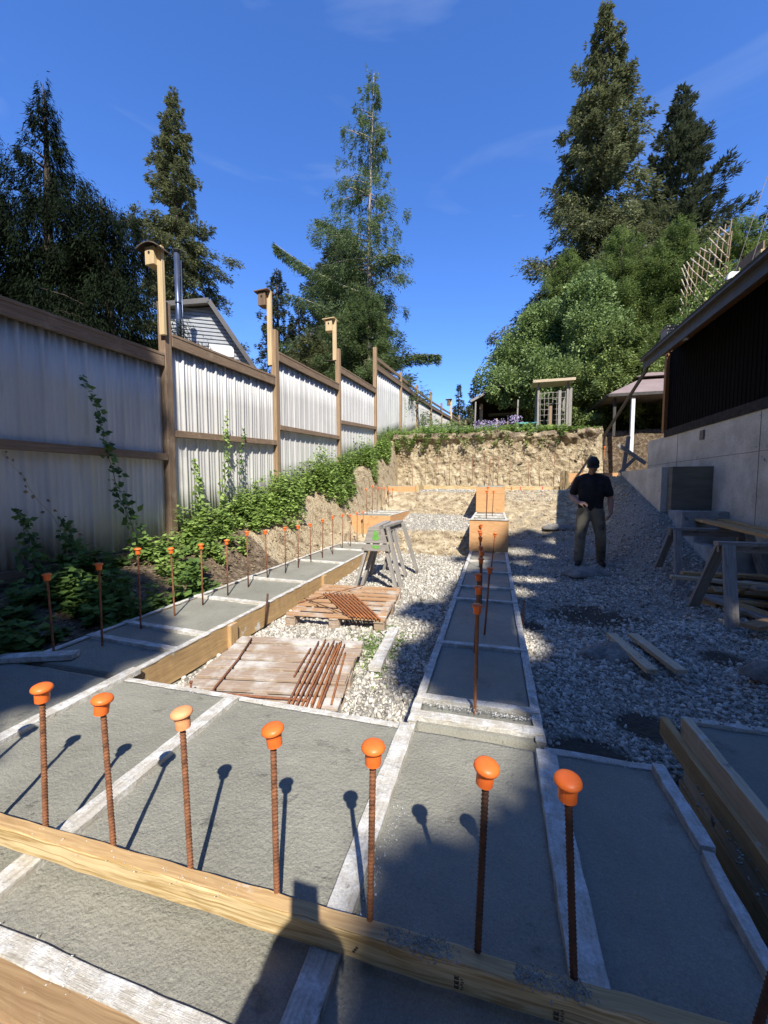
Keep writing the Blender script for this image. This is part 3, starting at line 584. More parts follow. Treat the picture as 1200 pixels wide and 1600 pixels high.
fr = [(-1.60, .815, 0, 0), (-1.342, .830, 2.4, 0), (-1.061, .832, -2.0, 0), (-.792, .838, -1.5, 0), (-.525, .84, -.3, 0), (-.275, .845, 1.2, 0), (-.020, .85, 1.6, 0), (.192, .855, -3.2, 0), (.478, .845, 9, 0)]
for i, (x, y, tl, q) in enumerate(fr):
    t = capped('rebar_dowel', lab[i], gA, (x, y, -.03), .555, tilt=(0, 0), cm='orangef' if i == 3 else 'orange', m='rust' if i < 6 else 'rustd', ctilt=(R([0, 2, -2, 3, 4, 1, 4, 3, 0][i]), R([0, 3, 9, -2, -5, 0, 5, 2, 0][i])), caps=1.0)
    t.rotation_euler = (R(q*.5), R(tl), 0)
capped('rebar_dowel', 'capped rod out of frame on the left whose shadow falls over the left spreader', gA, (-1.865, .81, -.03), .555)
# left row
ys = [1.883, 2.111, 2.451, 2.782, 3.118, 3.471, 3.828, 4.215, 4.597, 4.941, 5.376, 5.718, 6.092, 6.643, 7.05, 7.45, 7.85]
xs = [-2.854, -2.715, -2.736, -2.717, -2.705, -2.691, -2.689, -2.684, -2.654, -2.648, -2.663, -2.629, -2.611, -2.656, -2.65, -2.66, -2.66]; hz = [.58, .61, .668, .623, .608, .602, .656, .623, .627, .611, .599, .64, .665, .66, .62, .64, .63]
ordn = ['first', 'second', 'third', 'fourth', 'fifth', 'sixth', 'seventh', 'eighth', 'ninth', 'tenth', 'eleventh', 'twelfth', 'thirteenth', 'fourteenth', 'fifteenth', 'sixteenth', 'seventeenth']
nearw = ['shaded, by the dusty board', 'by the first pale spreader', 'just beyond the second spreader', 'in the sunlit second bay', 'in front of a dirt patch', 'before the third spreader', 'beyond the third spreader', 'beside the leafy bank', 'before the green shrubs', 'in the middle of the row', 'left of the grey sawhorse', 'behind the sawhorse to its left', 'behind the second sawhorse', 'left of the sawhorse tops', 'third before the plywood step', 'second before the plywood step', 'last before the plywood step']
for i in range(17):
    t = capped('rebar_dowel', f'{ordn[i]} capped rod from the front beside the fence, {nearw[i]}', 'capped rods in the row beside the fence', (xs[i], ys[i], -.03), hz[i]+.0, ribs=i < 4, r=.0075, m='rust', caps=.95); t.rotation_euler = (R(random.uniform(-1.5, 1.5)), R(random.uniform(-1.8, 1.8)), 0)
# centre row
for i in range(13):
    y = 1.97+i*.37; h = .56+random.uniform(-.03, .05); x = -.075-.008*i+random.uniform(-.02, .02); tl = random.uniform(-2, 2)
    if i == 3: x = -.05; tl = 3.5
    if i == 0: x = -.072; tl = .3; h = .57
    if i == 1: x = -.08; tl = .5
    if i == 9: x = -.02; tl = 5
    lb = f'{ordn[i]} capped rod counted from the front along the middle footing' if i else 'nearest and tallest-looking capped rod of the middle footing, its shadow falling left'
    t = capped('rebar_dowel', lb, 'capped rods along the middle footing', (x, y, -.03), h, ribs=i < 3, r=.0078, m='rustb' if i % 3 == 0 else 'rust', caps=.95); t.rotation_euler = (R(random.uniform(-1.5, 1.5)), R(tl), 0)
# rods on the upper steps, bare or capped small
def rods(places, group, lbl, h0, h1, capsp=False, m='rust'):
    for i, (x, y, z) in enumerate(places):
        h = random.uniform(h0, h1)
        t = capped('rebar_dowel', lbl[i] if isinstance(lbl, list) else lbl, group, (x, y, z-.03), h, ribs=False, r=.0075, m=m, capped_=capsp if isinstance(capsp, bool) else capsp[i], caps=.9)
        t.rotation_euler = (R(random.uniform(-2, 2)), R(random.uniform(-2.5, 2.5)), 0)
rods([(-2.72, 8.3+i*.38, .52) for i in range(7)], 'rods on the upper left step', [f'{ordn[i]} thin rusty rod from the front on the raised left step' for i in range(7)], .58, .68, True)
rods([(-.12, 7.4, .56), (-.02, 8.0, .56), (-.14, 8.6, .56)], 'rods on the raised middle step', ['front capped rod on the raised middle step', 'middle capped rod on the raised middle step', 'rear capped rod on the raised middle step'], .5, .6, True)
rods([(-.2, 9.5, 1.17), (-.02, 10.3, 1.17), (-.1, 11.3, 1.17)], 'rods on the top middle step', ['front bare rod on the top middle step', 'second bare rod on the top middle step', 'last bare rod on the top middle step before the bank'], .8, .95)
bx = [-2.5, -2.1, -1.72, -1.34, -1.01, -.64, -.15, .11, .47, .98, 1.3, 1.68, 2.1, 2.45]
rods([(x, 12.32, 1.15) for x in bx], 'bare rods along the back footing', [f'{ordn[i]} bare rusty rod from the left standing before the cut bank' for i in range(len(bx))], .75, 1.05)
t = capped('rebar_dowel', 'tall capped rod standing in front of the dark corner right of the cut bank', 'bare rods along the back footing', (2.9, 12.0, 1.3), .92, ribs=False, r=.009, m='rustb', caps=1.1)
t = MB().tube([(-2.10, 3.24, -.2), (-2.07, 3.25, .12)], .01, 8).build('steel_stake', 'rustd', None); tag(t, 'short rusty steel stake leaning against the outside of the left form', 'stake')
t = MB().tube([(-1.72, 1.86, -.14), (-1.72, 1.865, -.02)], .006, 6).tube([(-1.72, 1.865, -.02), (-1.72, 1.865, -.012)], .010, 8).build('steel_stake', 'rust', None); tag(t, 'tiny rusty nail stake at the left corner of the dusty pallet', 'stake')
t = MB().tube([(.29, 3.9, -.22), (.30, 3.9, .06)], .008, 6).build('steel_stake', 'rustb', None); tag(t, 'thin rusty stake outside the right edge of the middle footing', 'stake')

# ------------------------------------------------------------ pallets, rods, loose timber
def pallet(label, loc, rz, w, d, m, nb, gap, mfoot='pallet', dust=0):
    t = thing('pallet', label, 'pallet', loc, rz, None); bw = (d-(nb-1)*gap)/nb
    for i in range(nb):
        y = -d/2+bw/2+i*(bw+gap); MB().box((random.uniform(-.01, .01), y, .118+random.uniform(-.002, .002)), (w+random.uniform(-.02, .02), bw, .018)).build('deck_board', m, t, .002)
    for x in (-w/2+.05, 0, w/2-.05):
        MB().box((x, 0, .098), (.09, d, .02)).build('stringer', mfoot, t, .002)
        for y in (-d/2+.07, 0, d/2-.07): MB().box((x, y, .053), (.10, .12, .068)).build('block', mfoot, t, .003)
        MB().box((x, 0, .010), (.09, d, .018)).build('bottom_board', mfoot, t, .002)
    return t
pallet('dusty whitish wooden pallet lying in the gravel with loose rods on it', (-1.40, 2.34, -.215), R(10), 1.0, .96, 'pallet', 7, .036)
pallet('rust-stained open-slat pallet in front of the grey sawhorse', (-1.49, 3.93, -.205), R(5), .98, 1.15, 'palletr', 8, .075, 'pallet')
def rod(label, group, a, b, r=.0065, m='rustb', name='rebar_rod'):
    n = 12; a = Vector(a); b = Vector(b); pts = [a.lerp(b, i/n)+Vector((0, 0, .004*math.sin(i/n*math.pi))) for i in range(n+1)]
    return tag(MB().tube(pts, r, 6).build(name, m, None), label, 'rebar', group)
zt = -.215+.134
starts = [(-1.085, 1.86), (-1.055, 1.84), (-1.03, 1.88), (-1.0, 1.85), (-.975, 1.87), (-.955, 1.91), (-.94, 1.86), (-.915, 1.9), (-.895, 1.88)]
ends = [(-1.30, 2.74), (-1.255, 2.77), (-1.22, 2.75), (-1.19, 2.79), (-1.17, 2.73), (-1.14, 2.78), (-1.15, 2.75), (-1.12, 2.77), (-1.09, 2.76)]
for i, (s_, e_) in enumerate(zip(starts, ends)):
    rod(f'{ordn[i]} rod from the left in the loose bundle on the dusty pallet', 'loose straight rods bundled on the dusty pallet', (*s_, zt+.008+.008*(i % 3)), (*e_, zt+.008+.008*((i+1) % 3)), m='rustb' if i % 2 else 'rust')
rod('single straight rod lying a little right of the bundle on the dusty pallet', None, (-.86, 1.97, zt+.008), (-1.03, 2.62, zt+.008))
rod('short dark rod lying left of the bundle on the dusty pallet', None, (-1.22, 2.2, zt+.008), (-1.31, 2.62, zt+.008), m='rust')
t = MB().tube([(-1.0, 1.965, zt+.008), (-1.3, 1.92, zt+.008), (-1.56, 1.89, zt+.008), (-1.60, 1.90, zt+.008), (-1.615, 1.94, zt+.008), (-1.72, 2.3, zt+.008), (-1.85, 2.66, zt+.01)], .007, 6).build('bent_rod', 'rust', None)
tag(t, 'long rod bent to an L lying along the left edge of the dusty pallet', 'rebar')
zt2 = -.205+.13
for i in range(17):
    f = i/16; rod(f'{ordn[i]} rod from the left in the tight slanted bundle on the rust-stained pallet', 'slanted bundle of rods on the rust-stained pallet', (-1.84+.36*f, 4.02+.03*f, zt2+.008+.012*(i % 2)), (-1.28+.30*f, 3.36+.01*f, zt2+.008+.012*(i % 2)), .0075)
rod('thin dark rod lying diagonally across the front of the rust-stained pallet', None, (-1.93, 3.72, zt2+.03), (-1.22, 3.34, zt2+.008), .005, 'rustd')
rod('thin rod lying along the far left of the rust-stained pallet', None, (-1.95, 3.62, zt2+.008), (-1.5, 4.42, zt2+.03), .006, 'rust')
t = MB().tube([(-.93+.03*math.cos(a), 3.33+.03*math.sin(a), -.17+.012*math.sin(2*a)) for a in np.linspace(0, math.tau, 16)], .009, 6).build('tape_roll', 'dusty', None); tag(t, 'small pale ring at the near right corner of the rust-stained pallet', 'ring')
def loose(label, a, b, w, h, m, cat='board', group=None, name='loose_board', bevel=.003):
    return tag(plank(name, None, a, b, w, h, m, bevel=bevel), label, cat, group)
loose('white dusty board lying in the gravel right of the rust-stained pallet', (-.80, 2.60, -.16), (-.85, 3.38, -.15), .09, .035, 'dusty')
loose('left of two short boards lying side by side on the shaded gravel', (1.07, 3.00, -.118), (.985, 3.66, -.112), .075, .034, 'formpale', group='two short boards on the shaded gravel')
loose('right of two short boards lying side by side on the shaded gravel', (1.26, 3.05, -.118), (1.16, 3.70, -.112), .075, .034, 'formpale', group='two short boards on the shaded gravel')
loose('dark short board on a small mound left of the man', (1.1, 9.15, .20), (1.62, 9.2, .20), .09, .035, 'grey')
def lump(name, label, x, y, r, h, m, seed, cat='concrete', rx=1.0):
    n = 26; V = []; 
    for i in range(n):
        for k in range(n*2):
            a = i/(n-1)*math.pi/2; th = k/(n*2)*math.tau; rr = r*math.sin(a)*(1+.18*math.sin(3*th+seed)+.1*math.sin(7*th+seed*2)); V.append((rr*math.cos(th)*rx, rr*math.sin(th)*.75, h*math.cos(a)))
    V = np.array(V); V[:, 2] += .016*fnoise(V[:, 0]+seed, V[:, 1], 18, seed, 4)+.008*fnoise(V[:, 0], V[:, 1], 60, seed+1, 3); V += np.array([x, y, g1(x, y)-.035])
    i = np.arange(n-1)[:, None]*(2*n)+np.arange(2*n)[None]; j = np.arange(n-1)[:, None]*(2*n)+((np.arange(2*n)+1) % (2*n))[None]
    return tag(fastmesh(name, V, np.stack([i, i+2*n, j+2*n, j], -1).reshape(-1, 4), m, smooth=True), label, cat)
lump('concrete_spill', 'pale hardened concrete dollop with two grooves at the feet of the man', 1.27, 6.30, .30, .10, 'spill', 1, rx=1.1)
lump('concrete_spill', 'grey hardened lump of concrete under the left end of the two short boards', .92, 3.36, .22, .09, 'spill', 4)
lump('concrete_spill', 'rounded grey heap of concrete at the right edge of the shaded gravel', 1.98, 2.98, .30, .15, 'spill', 7, rx=1.15)
lump('concrete_spill', 'pale concrete dollop under the dark board left of the man', 1.38, 9.12, .30, .10, 'spill', 9, rx=1.2)
for x in (1.20, 1.30): pass

# sawhorses
def sawhorse(label, loc, rz, ln, ht, m, gusset=True, group=None, paint=False, spread=.28, legw=.085):
    t = thing('sawhorse', label, 'sawhorse', loc, rz, group)
    MB().box((0, 0, ht-.02), (.09, ln, .04)).build('top_beam', m, t, .003); MB().box((0, 0, ht-.075), (.04, ln*.96, .07)).build('top_beam', m, t, .003)
    for sy in (-1, 1):
        for sx in (-1, 1):
            MB().bar((sx*.055, sy*(ln/2-.08), ht-.03), (sx*spread, sy*(ln/2+.01), 0), .038, legw, up=(0, 1, 0)).build('leg', m, t, .003)
        if gusset:
            yy = sy*(ln/2+.012)
            MB().prism([(-.085, ht-.01), (.085, ht-.01), (.155, ht-.22), (-.155, ht-.22)], 1, yy-.008, yy+.008).build('end_panel', m, t, .002)
            MB().prism([(-.165, ht-.235), (.165, ht-.235), (.185, ht-.32), (-.185, ht-.32)], 1, yy-.008, yy+.008).build('cross_brace', m, t, .002)
    if paint:
        yy = -(ln/2+.012)-.010
        pts = [(-.01, ht-.05), (.015, ht-.07), (.045, ht-.10), (.03, ht-.125), (.055, ht-.15), (.03, ht-.175), (-.005, ht-.19), (-.035, ht-.165), (-.04, ht-.14), (-.02, ht-.12), (-.03, ht-.09)]
        MB().prism(pts, 1, yy, yy+.003).build('paint_splash', 'green', t); MB().prism([(-.05, ht-.25), (.05, ht-.25), (.045, ht-.285), (-.03, ht-.29)], 1, yy, yy+.003).build('paint_splash', 'green', t)
    return t
sawhorse('weathered grey sawhorse with a green paint splash on its end panel', (-1.46, 5.12, -.21), R(4), .80, .86, 'grey', paint=True)
sawhorse('second grey sawhorse standing tight behind and right of the green-splashed one', (-1.40, 5.42, -.21), R(-3), .90, .84, 'grey', gusset=False)
sawhorse('shaded sawhorse farther from the camera at the right, nearer the concrete steps', (2.75, 6.08, -.2), R(92), .95, .80, 'grey', gusset=False, spread=.38, group='sawhorses at the right')
sawhorse('shaded sawhorse in front of the lumber pile at the right edge', (2.66, 4.66, -.2), R(91), 1.0, .80, 'grey', gusset=False, spread=.37, legw=.10, group='sawhorses at the right')
loose('left of two long pine boards resting across the right sawhorses', (3.08, 7.35, .645), (2.62, 4.1, .645), .14, .038, 'board', group='two boards on the right sawhorses')
loose('right of two long pine boards resting across the right sawhorses', (3.30, 7.0, .645), (2.80, 4.0, .645), .14, .038, 'board', group='two boards on the right sawhorses')
# lumber pile
piles = [((2.35, 5.55, -.14), (3.5, 5.0, -.14), .12, .06, 'grey', 'bottom beam end of the lumber pile, left side'), ((2.4, 5.4, -.07), (3.4, 5.15, -.06), .14, .04, 'board', 'second layer board of the lumber pile'),
         ((2.5, 5.9, -.02), (3.35, 4.9, .0), .14, .035, 'oldboard', 'brown board sloping across the lumber pile'), ((2.55, 5.75, .02), (3.35, 5.5, .05), .14, .035, 'board', 'upper board at the back of the lumber pile'),
         ((2.35, 5.2, -.10), (2.75, 4.05, -.16), .12, .035, 'grey', 'pale board lying diagonally at the front of the lumber pile'), ((2.5, 4.95, -.10), (2.95, 4.0, -.16), .12, .035, 'board', 'second diagonal board at the front of the lumber pile'),
         ((2.7, 5.1, .04), (3.4, 4.7, .06), .13, .035, 'oldboard', 'brown board on the right of the lumber pile'), ((2.62, 5.6, .09), (3.38, 5.3, .11), .14, .035, 'oldboard', 'topmost brown board of the lumber pile'),
         ((2.75, 4.7, .0), (3.3, 4.3, -.05), .1, .035, 'grey', 'short grey board near the right frame edge in the lumber pile'), ((2.9, 4.75, -.1), (3.2, 3.9, -.16), .06, .035, 'board', 'narrow leaning offcut at the right of the lumber pile'),
         ((2.3, 5.72, -.17), (3.0, 5.7, -.17), .09, .035, 'grey', 'flat grey board behind the pile under the far sawhorse'), ((2.32, 5.28, -.16), (2.42, 5.06, -.16), .1, .06, 'board', 'short block of lumber at the left end of the pile')]
rp = random.Random(9)
for q in range(11):
    cx, cy, zz = rp.uniform(2.55, 3.2), rp.uniform(4.2, 5.6), -.15+.028*q; an = rp.uniform(-.9, .9) if q % 2 else rp.uniform(-.3, .3); ln = rp.uniform(.5, 1.1)
    piles.append(((cx-ln/2*math.cos(an), cy-ln/2*math.sin(an), zz), (min(3.36, cx+ln/2*math.cos(an)), cy+ln/2*math.sin(an), zz+rp.uniform(-.05, .05)), rp.choice([.09, .12, .14]), .036, ['formpale', 'board', 'grey', 'oldboard'][q % 4], ['muddy pale board lying lowest under the lumber heap', 'yellow board crossing the foot of the lumber heap', 'grey board flat in the lower lumber heap', 'dark brown board low in the lumber heap',
      'muddy board in the middle of the heap, behind the near sawhorse legs', 'yellow pine board slanting through the middle of the heap', 'grey board level with the middle of the lumber heap', 'dark brown board slanting over the grey one in the heap',
      'muddy pale board high in the lumber heap', 'yellow board second from the top of the heap, slanting', 'grey board lying across the very top of the lumber heap'][q]))
for (a, b, w, h, m, l) in piles: loose(l, a, b, w, h, m, 'lumber', 'boards in the lumber pile at the right', 'lumber_board')

# ------------------------------------------------------------ house on the right
H = thing('house', 'low black-sided house on a tall grey concrete foundation along the right side', 'house')
MB().box((3.6, 7.28, .84), (.4, 6.14, 2.68)).build('foundation_wall', 'conc', H, .008)
b = MB()
for z_ in (1.62,): b.box((3.3985, 7.28, z_), (.004, 6.1, .007))
for y_ in (6.4, 8.84): b.box((3.3982, y_, 1.2), (.004, .006, 1.9), ax=2)
b.build('form_seams', 'concd', H)
MB().box((3.396, 6.0, 2.21), (.03, 6.9, .10)).build('sealant_band', 'tar', H)
b = MB()
b.box((3.64, 6.75, 3.09), (.40, 5.5, 1.60), ax=2)
for k in range(55): b.box((3.438, 4.05+k*.1, 3.12), (.008, .010, 1.64), ax=2)
b.box((5.6, 9.45, 3.05), (4.3, .10, 1.7), ax=2); b.box((5.6, 4.0, 1.7), (4.3, .10, 4.2), ax=2)
b.build('siding', 'siding', H)
MB().box((3.41, 6.75, 2.285), (.05, 5.5, .05)).build('base_trim', 'tar', H)
MB().box((3.42, 9.52, 3.10), (.09, .10, 1.66)).build('corner_trim', 'trim', H, .004)
MB().bar((2.86, 6.4, 3.555), (3.44, 6.4, 3.89), 5.4, .02, up=(-.5, 0, .87)).build('soffit', 'trim', H)
MB().tube([(3.15, 8.1, 3.69), (3.15, 8.1, 3.72)], .05, 16).build('soffit_light', 'whitep', H)
MB().box((2.86, 6.4, 3.575), (.03, 5.46, .17)).box((2.82, 6.4, 3.655), (.09, 5.46, .03)).build('fascia', 'darkmetal', H, .004)
MB().bar((2.80, 6.4, 3.70), (4.0, 6.4, 4.36), 5.46, .05, up=(-.5, 0, .87)).box((6.0, 6.4, 4.36), (4.0, 5.46, .06)).build('roof', 'roof', H, .005)
MB().tube([(2.90, 8.95, 3.62), (2.95, 9.3, 3.5), (3.02, 12.5, 2.62), (3.03, 12.62, 2.4), (3.03, 12.62, 2.2)], .035, 10).build('downspout', 'darkmetal', H)
MB().box((3.385, 7.9, 2.02), (.02, .12, .16)).build('wall_plate', 'concd', H, .002)
# stub wall and stepped ledge
Tn = thing('retaining_wall', 'short concrete stub wall with a dark board face, joined to the house foundation', 'wall')
MB().box((3.12, 7.58, 1.0), (.58, .16, .95), ax=0).build('board_face', 'concd', Tn, .004)
MB().box((2.79, 8.76, .70), (.10, 2.16, 1.55), ax=1).build('side_wall', 'conc', Tn, .004)
Tn = thing('stepped_footing', 'stepped grey concrete ledge with crumbled tops below the house foundation', 'footing')
for (y0, y1, zt_) in ((7.0, 7.5, .76), (6.62, 6.98, .52), (5.95, 6.60, .33), (5.3, 5.93, .06)):
    V, Fq = slab_mesh(2.80, 3.41, y0, y1, zt_, .03, .016, int(y0*7), depth=1.0); fastmesh('step', V, Fq, 'stepc', smooth=False, parent=Tn)
# brace at the dark corner, white post
Tn = thing('timber_brace', 'weathered crossed timber brace standing at the dark corner beside the house', 'brace')
MB().bar((3.1, 11.2, 1.05), (3.24, 11.2, 2.40), .09, .04, up=(0, 1, 0)).build('post', 'grey', Tn, .003); MB().bar((3.0, 11.15, 2.2), (3.62, 11.15, 1.72), .09, .04, up=(0, 1, 0)).build('diagonal', 'grey', Tn, .003); MB().bar((3.08, 11.22, 1.5), (3.4, 11.22, 1.85), .08, .04, up=(0, 1, 0)).build('diagonal', 'grey', Tn, .003)
# roof-top things
t = MB().box((3.25, 8.75, 4.02), (.4, .3, .16)).box((3.25, 8.75, 4.11), (.44, .34, .03)).build('planter_box', 'grey', None, .005); tag(t, 'weathered planter box at the far end of the house roof', 'planter')
Tn = thing('trellis', 'tall pale lattice trellis leaning over the edge of the house roof', 'trellis')
LA = [[(7.84, 5.34), (7.53, 5.03)], [(8.01, 5.38), (7.52, 4.87)], [(8.16, 5.36), (7.52, 4.68)], [(8.45, 5.36), (8.11, 5.08)], [(8.15, 5.17), (7.52, 4.53)], [(8.63, 5.39), (8.11, 4.92), (7.48, 4.3)], [(8.8, 5.37), (8.13, 4.78)], [(8.13, 4.8), (7.53, 4.21)], [(8.96, 5.4), (8.74, 5.14), (7.59, 4.11)], [(9.09, 5.41), (8.81, 5.03), (7.98, 4.1)], [(9.17, 5.39), (8.79, 4.83), (8.0, 4.0)], [(9.15, 5.17), (8.81, 4.7)], [(9.15, 4.98), (8.97, 4.75)], [(9.15, 4.81), (9.0, 4.61)], [(9.16, 4.62), (8.98, 4.4)]]
LB = [[(7.53, 5.27), (7.77, 4.0)], [(7.51, 5.08), (7.64, 4.2)], [(7.7, 5.3), (7.95, 4.0)], [(7.89, 5.34), (8.16, 4.0)], [(8.11, 5.28), (8.37, 4.0)], [(8.31, 5.32), (8.54, 4.0)], [(8.5, 5.35), (8.74, 4.0)], [(8.74, 5.36), (8.88, 4.0)], [(8.93, 5.36), (8.99, 4.0)]]
for l in LA: MB().tube([(3.45, a, b) for a, b in l], .011, 6).build('lattice_rod', 'twig', Tn)
for l in LB: MB().tube([(3.47, a, b) for a, b in l], .008, 6).build('lattice_rod', 'cedarw', Tn)
Tn = thing('deck_fence', 'short brown plank fence on the house roof at the right edge of the picture', 'fence')
b = MB()
for k in range(9): b.box((4.4, 8.55+k*.11, 4.65), (.025, .105, 1.44), ax=2)
b.build('planks', 'cedarw', Tn); b = MB()
for k in range(11): b.box((4.4, 8.45, 4.02+k*.11), (.2, .14, .104), ax=0)
b.build('pale_corner', 'boardclean', Tn)
for i, (a, c_) in enumerate((((3.9, 7.3, 6.2), (3.9, 8.3, 4.75)), ((3.9, 7.1, 5.9), (3.9, 7.9, 4.6)))):
    tag(MB().tube([a, c_, (3.9, c_[1]+.1, 3.95)], .005, 6).build('guy_cable', 'grey', None), ['left slack cable rising above the house roof', 'right slack cable rising above the house roof, nearer the frame edge'][i], 'cable', 'cables above the house roof')
t = lump('plastic_bag', 'small white bag caught on the roof trellis', 3.55, 7.55, .12, .12, 'whitep', 3, 'bag'); t.location.z = 4.40-g1(3.55, 7.55)

# ------------------------------------------------------------ metal fence on the left
FP = [(-4.48, 1.85), (-4.2, 4.3), (-3.99, 6.65), (-3.82, 9.35), (-3.64, 11.95), (-3.46, 14.65), (-3.3, 17.1), (-3.11, 19.8), (-2.93, 22.5), (-2.71, 25.6), (-2.45, 28.6), (-2.2, 31.6)]
FT = [3.3, 3.55, 4.05, 4.58, 5.47, 5.44, 5.56, 5.88, 5.86, 6.07, 6.2, 6.3]
panels = [(2.80, 2.80, .30, .30, 1.54, 1.54), (3.09, 3.12, .47, .80, 1.86, 1.97), (3.60, 3.64, .95, 1.3, 2.27, 2.38), (4.10, 4.14, 1.7, 2.1, 2.79, 2.98), (4.90, 4.99, 2.40, 3.2, 0, 0), (4.99, 5.05, 3.0, 3.6, 0, 0), (5.05, 5.14, 3.4, 3.8, 0, 0), (5.14, 5.3, 3.7, 4.0, 0, 0), (5.3, 5.5, 3.9, 4.2, 0, 0), (5.5, 5.6, 4.1, 4.3, 0, 0), (5.6, 5.7, 4.2, 4.4, 0, 0)]
FN = thing('metal_fence', 'tall stepped fence of white corrugated metal panels between brown posts along the left side', 'fence')
def corrugated(a, b, zt0, zt1, zb0, zb1):
    a = np.array(a); b = np.array(b); L_ = np.linalg.norm(b-a); d = (b-a)/L_; nrm = np.array([-d[1], d[0]])*-1
    prof = [(0, 0), (.012, .020), (.036, .020), (.048, 0), (.085, 0), (.090, .005), (.100, .005), (.105, 0), (.14, 0), (.145, .005), (.155, .005), (.160, 0), (.20, 0)]
    P = []; u = 0
    while u < L_:
        for (s, h) in prof[:-1]:
            if u+s < L_: P.append((u+s, h))
        u += .20
    P.append((L_, 0)); P = np.array(P); n = len(P); xy = a+P[:, :1]*d+P[:, 1:]*nrm; f = P[:, 0]/L_
    rows = 5; V = []
    for r in range(rows):
        q = r/(rows-1); z = (zb0+(zb1-zb0)*f)*(1-q)+(zt0+(zt1-zt0)*f)*q; w = .004*np.sin(P[:, 0]*2.1+q*5); V.append(np.stack([xy[:, 0]+w, xy[:, 1], z], 1))
    V = np.vstack(V); i = np.arange(rows-1)[:, None]*n+np.arange(n-1)[None]
    o = fastmesh('corrugated_panel', V, np.stack([i, i+1, i+n+1, i+n], -1).reshape(-1, 4), 'metal', parent=FN)
    sm = o.modifiers.new('thick', 'SOLIDIFY'); sm.thickness = .0012
for i, p in enumerate(FP):
    x, y = p; zb = float(zfence(y))-.4
    MB().box((x, y, (zb+FT[i])/2), (.112, .112, FT[i]-zb)).build('post', 'cedarpost' if i > 1 else 'cedarw', FN, .006)
for i, (a0, a1, b0, b1, m0, m1) in enumerate(panels):
    A = Vector((*FP[i], 0)); B = Vector((*FP[i+1], 0)); d = (B-A).normalized(); off = Vector((-.0, 0, 0)); s = .065
    A2 = A+d*s; B2 = B-d*s; sd = Vector((.035, 0, 0))
    corrugated((A2-sd*.6).xy, (B2-sd*.6).xy, a0, a1, b0, b1)
    w = 'cedarw' if i < 3 else 'cedarpost'
    def rail(za, zb_, h, t=.038, o=sd, name='rail'): MB().bar(A2+o+Vector((0, 0, za)), B2+o+Vector((0, 0, zb_)), t, h).build(name, 'cedarw', FN, .003)
    rail(a0-.02, a1-.02, .13); MB().bar(A2+Vector((0, 0, a0+.063)), B2+Vector((0, 0, a1+.063)), .12, .035).build('rail', 'cedarw', FN, .003)
    if m0: rail(m0, m1, .09, .06); rail(b0+.0, b1+.0, .11)
    else:
        rail(b0-.02, b1-.02, .16); rail(b0-.20, b1-.2, .20); 
        MB().bar(A2+Vector((0, 0, a0+.27)), B2+Vector((0, 0, a1+.27)), .05, .10).build('rail', 'cedarw', FN, .003)
def nestbox(label, x, y, z0, z1, m, boxm, s=1.0, bark=False, side=-1):
    t = thing('nest_box', label, 'bird house', (x, y, 0), 0, 'bird houses on the fence posts')
    MB().box((0, 0, (z0+z1)/2), (.085*s, .05*s, z1-z0)).build('pole', m, t, .003)
    bx_ = -.11*s
    bo = MB().box((bx_, -.01, z1-.15*s), (.15*s, .15*s, .24*s), ax=2).build('box', boxm, t, .004)
    MB().tube([(bx_, -.088*s-.002, z1-.11*s), (bx_, -.0885*s-.004, z1-.11*s)], .018*s, 12).build('entrance', 'tar', bo)
    if bark:
        V, Fq = slab_mesh(-.17, .17, -.13, .13, 0, .02, .006, 5, depth=.018); V[:, 2] -= V[:, 0]**2*2.2; V += np.array([bx_+.01, 0, z1+.01]); fastmesh('bark_roof', V, Fq, 'bark', parent=bo)
    else: MB().bar((bx_-.14*s, 0, z1-.02), (bx_+.15*s, 0, z1-.005), .24*s, .022).build('box_roof', boxm, bo, .003)
nestbox('raw wood nest box with a curved bark roof on the nearest tall fence post', -4.145, 4.22, 3.1, 4.20, 'nest', 'nest', .9, True)
nestbox('old dark nest box on a pole above the second fence post', -4.05, 6.60, 3.4, 4.74, 'nest', 'nestd')
nestbox('pale clean nest box on a pole above the third fence post', -3.885, 9.3, 4.3, 5.30, 'nest', 'nest', 1.1)
nestbox('small distant nest box on the far end of the fence', -2.68, 25.3, 5.4, 6.65, 'nest', 'nestd', 1.4)

# ------------------------------------------------------------ neighbour's house and flue
T = thing('neighbour_house', 'neighbouring house gable with white lap siding and dark roof edge behind the fence', 'house', (-12.95, 16.0, 0), R(31)); T.scale = (.84, 1, 1)
poly = [(-2.6, 3.0), (2.15, 3.0), (2.15, 6.9), (0, 9.55), (-2.6, 9.1)]
MB().prism(poly, 1, 0, 7.0).build('wall', 'lap', T)
b = MB(); z = 3.2
while z < 9.4:
    x1 = 2.15 if z < 6.9 else 2.15-(z-6.9)*2.15/2.65
    b.box(((-2.6+x1)/2, -.02, z), (x1+2.6, .035, .10), ax=0); z += .17
b.build('siding_laps', 'lap', T)
MB().bar((0, 3.4, 9.68), (2.42, 3.4, 6.68), 7.6, .10, up=(.8, 0, .6)).build('roof', 'roofg', T)
MB().bar((-2.7, 3.4, 9.24), (0, 3.4, 9.70), 7.6, .1).build('roof', 'roofg', T)
b = MB(); b.bar((0, -.43, 9.66), (2.44, -.43, 6.60), .04, .22, up=(.8, 0, .6)); b.bar((-2.7, -.43, 9.2), (0, -.43, 9.67), .04, .22); b.build('fascia', 'darkmetal', T)
MB().box((.55, -.06, 7.55), (1.3, .08, .5)).build('hood_vent', 'whitep', T, .02)
MB().bar((2.1, 2, 6.62), (3.3, 2, 6.05), 5, .1).build('porch_roof', 'roofg', T); MB().box((2.6, 2.4, 4.4), (.9, 4, 3.1)).build('porch_wall', 'lap', T)
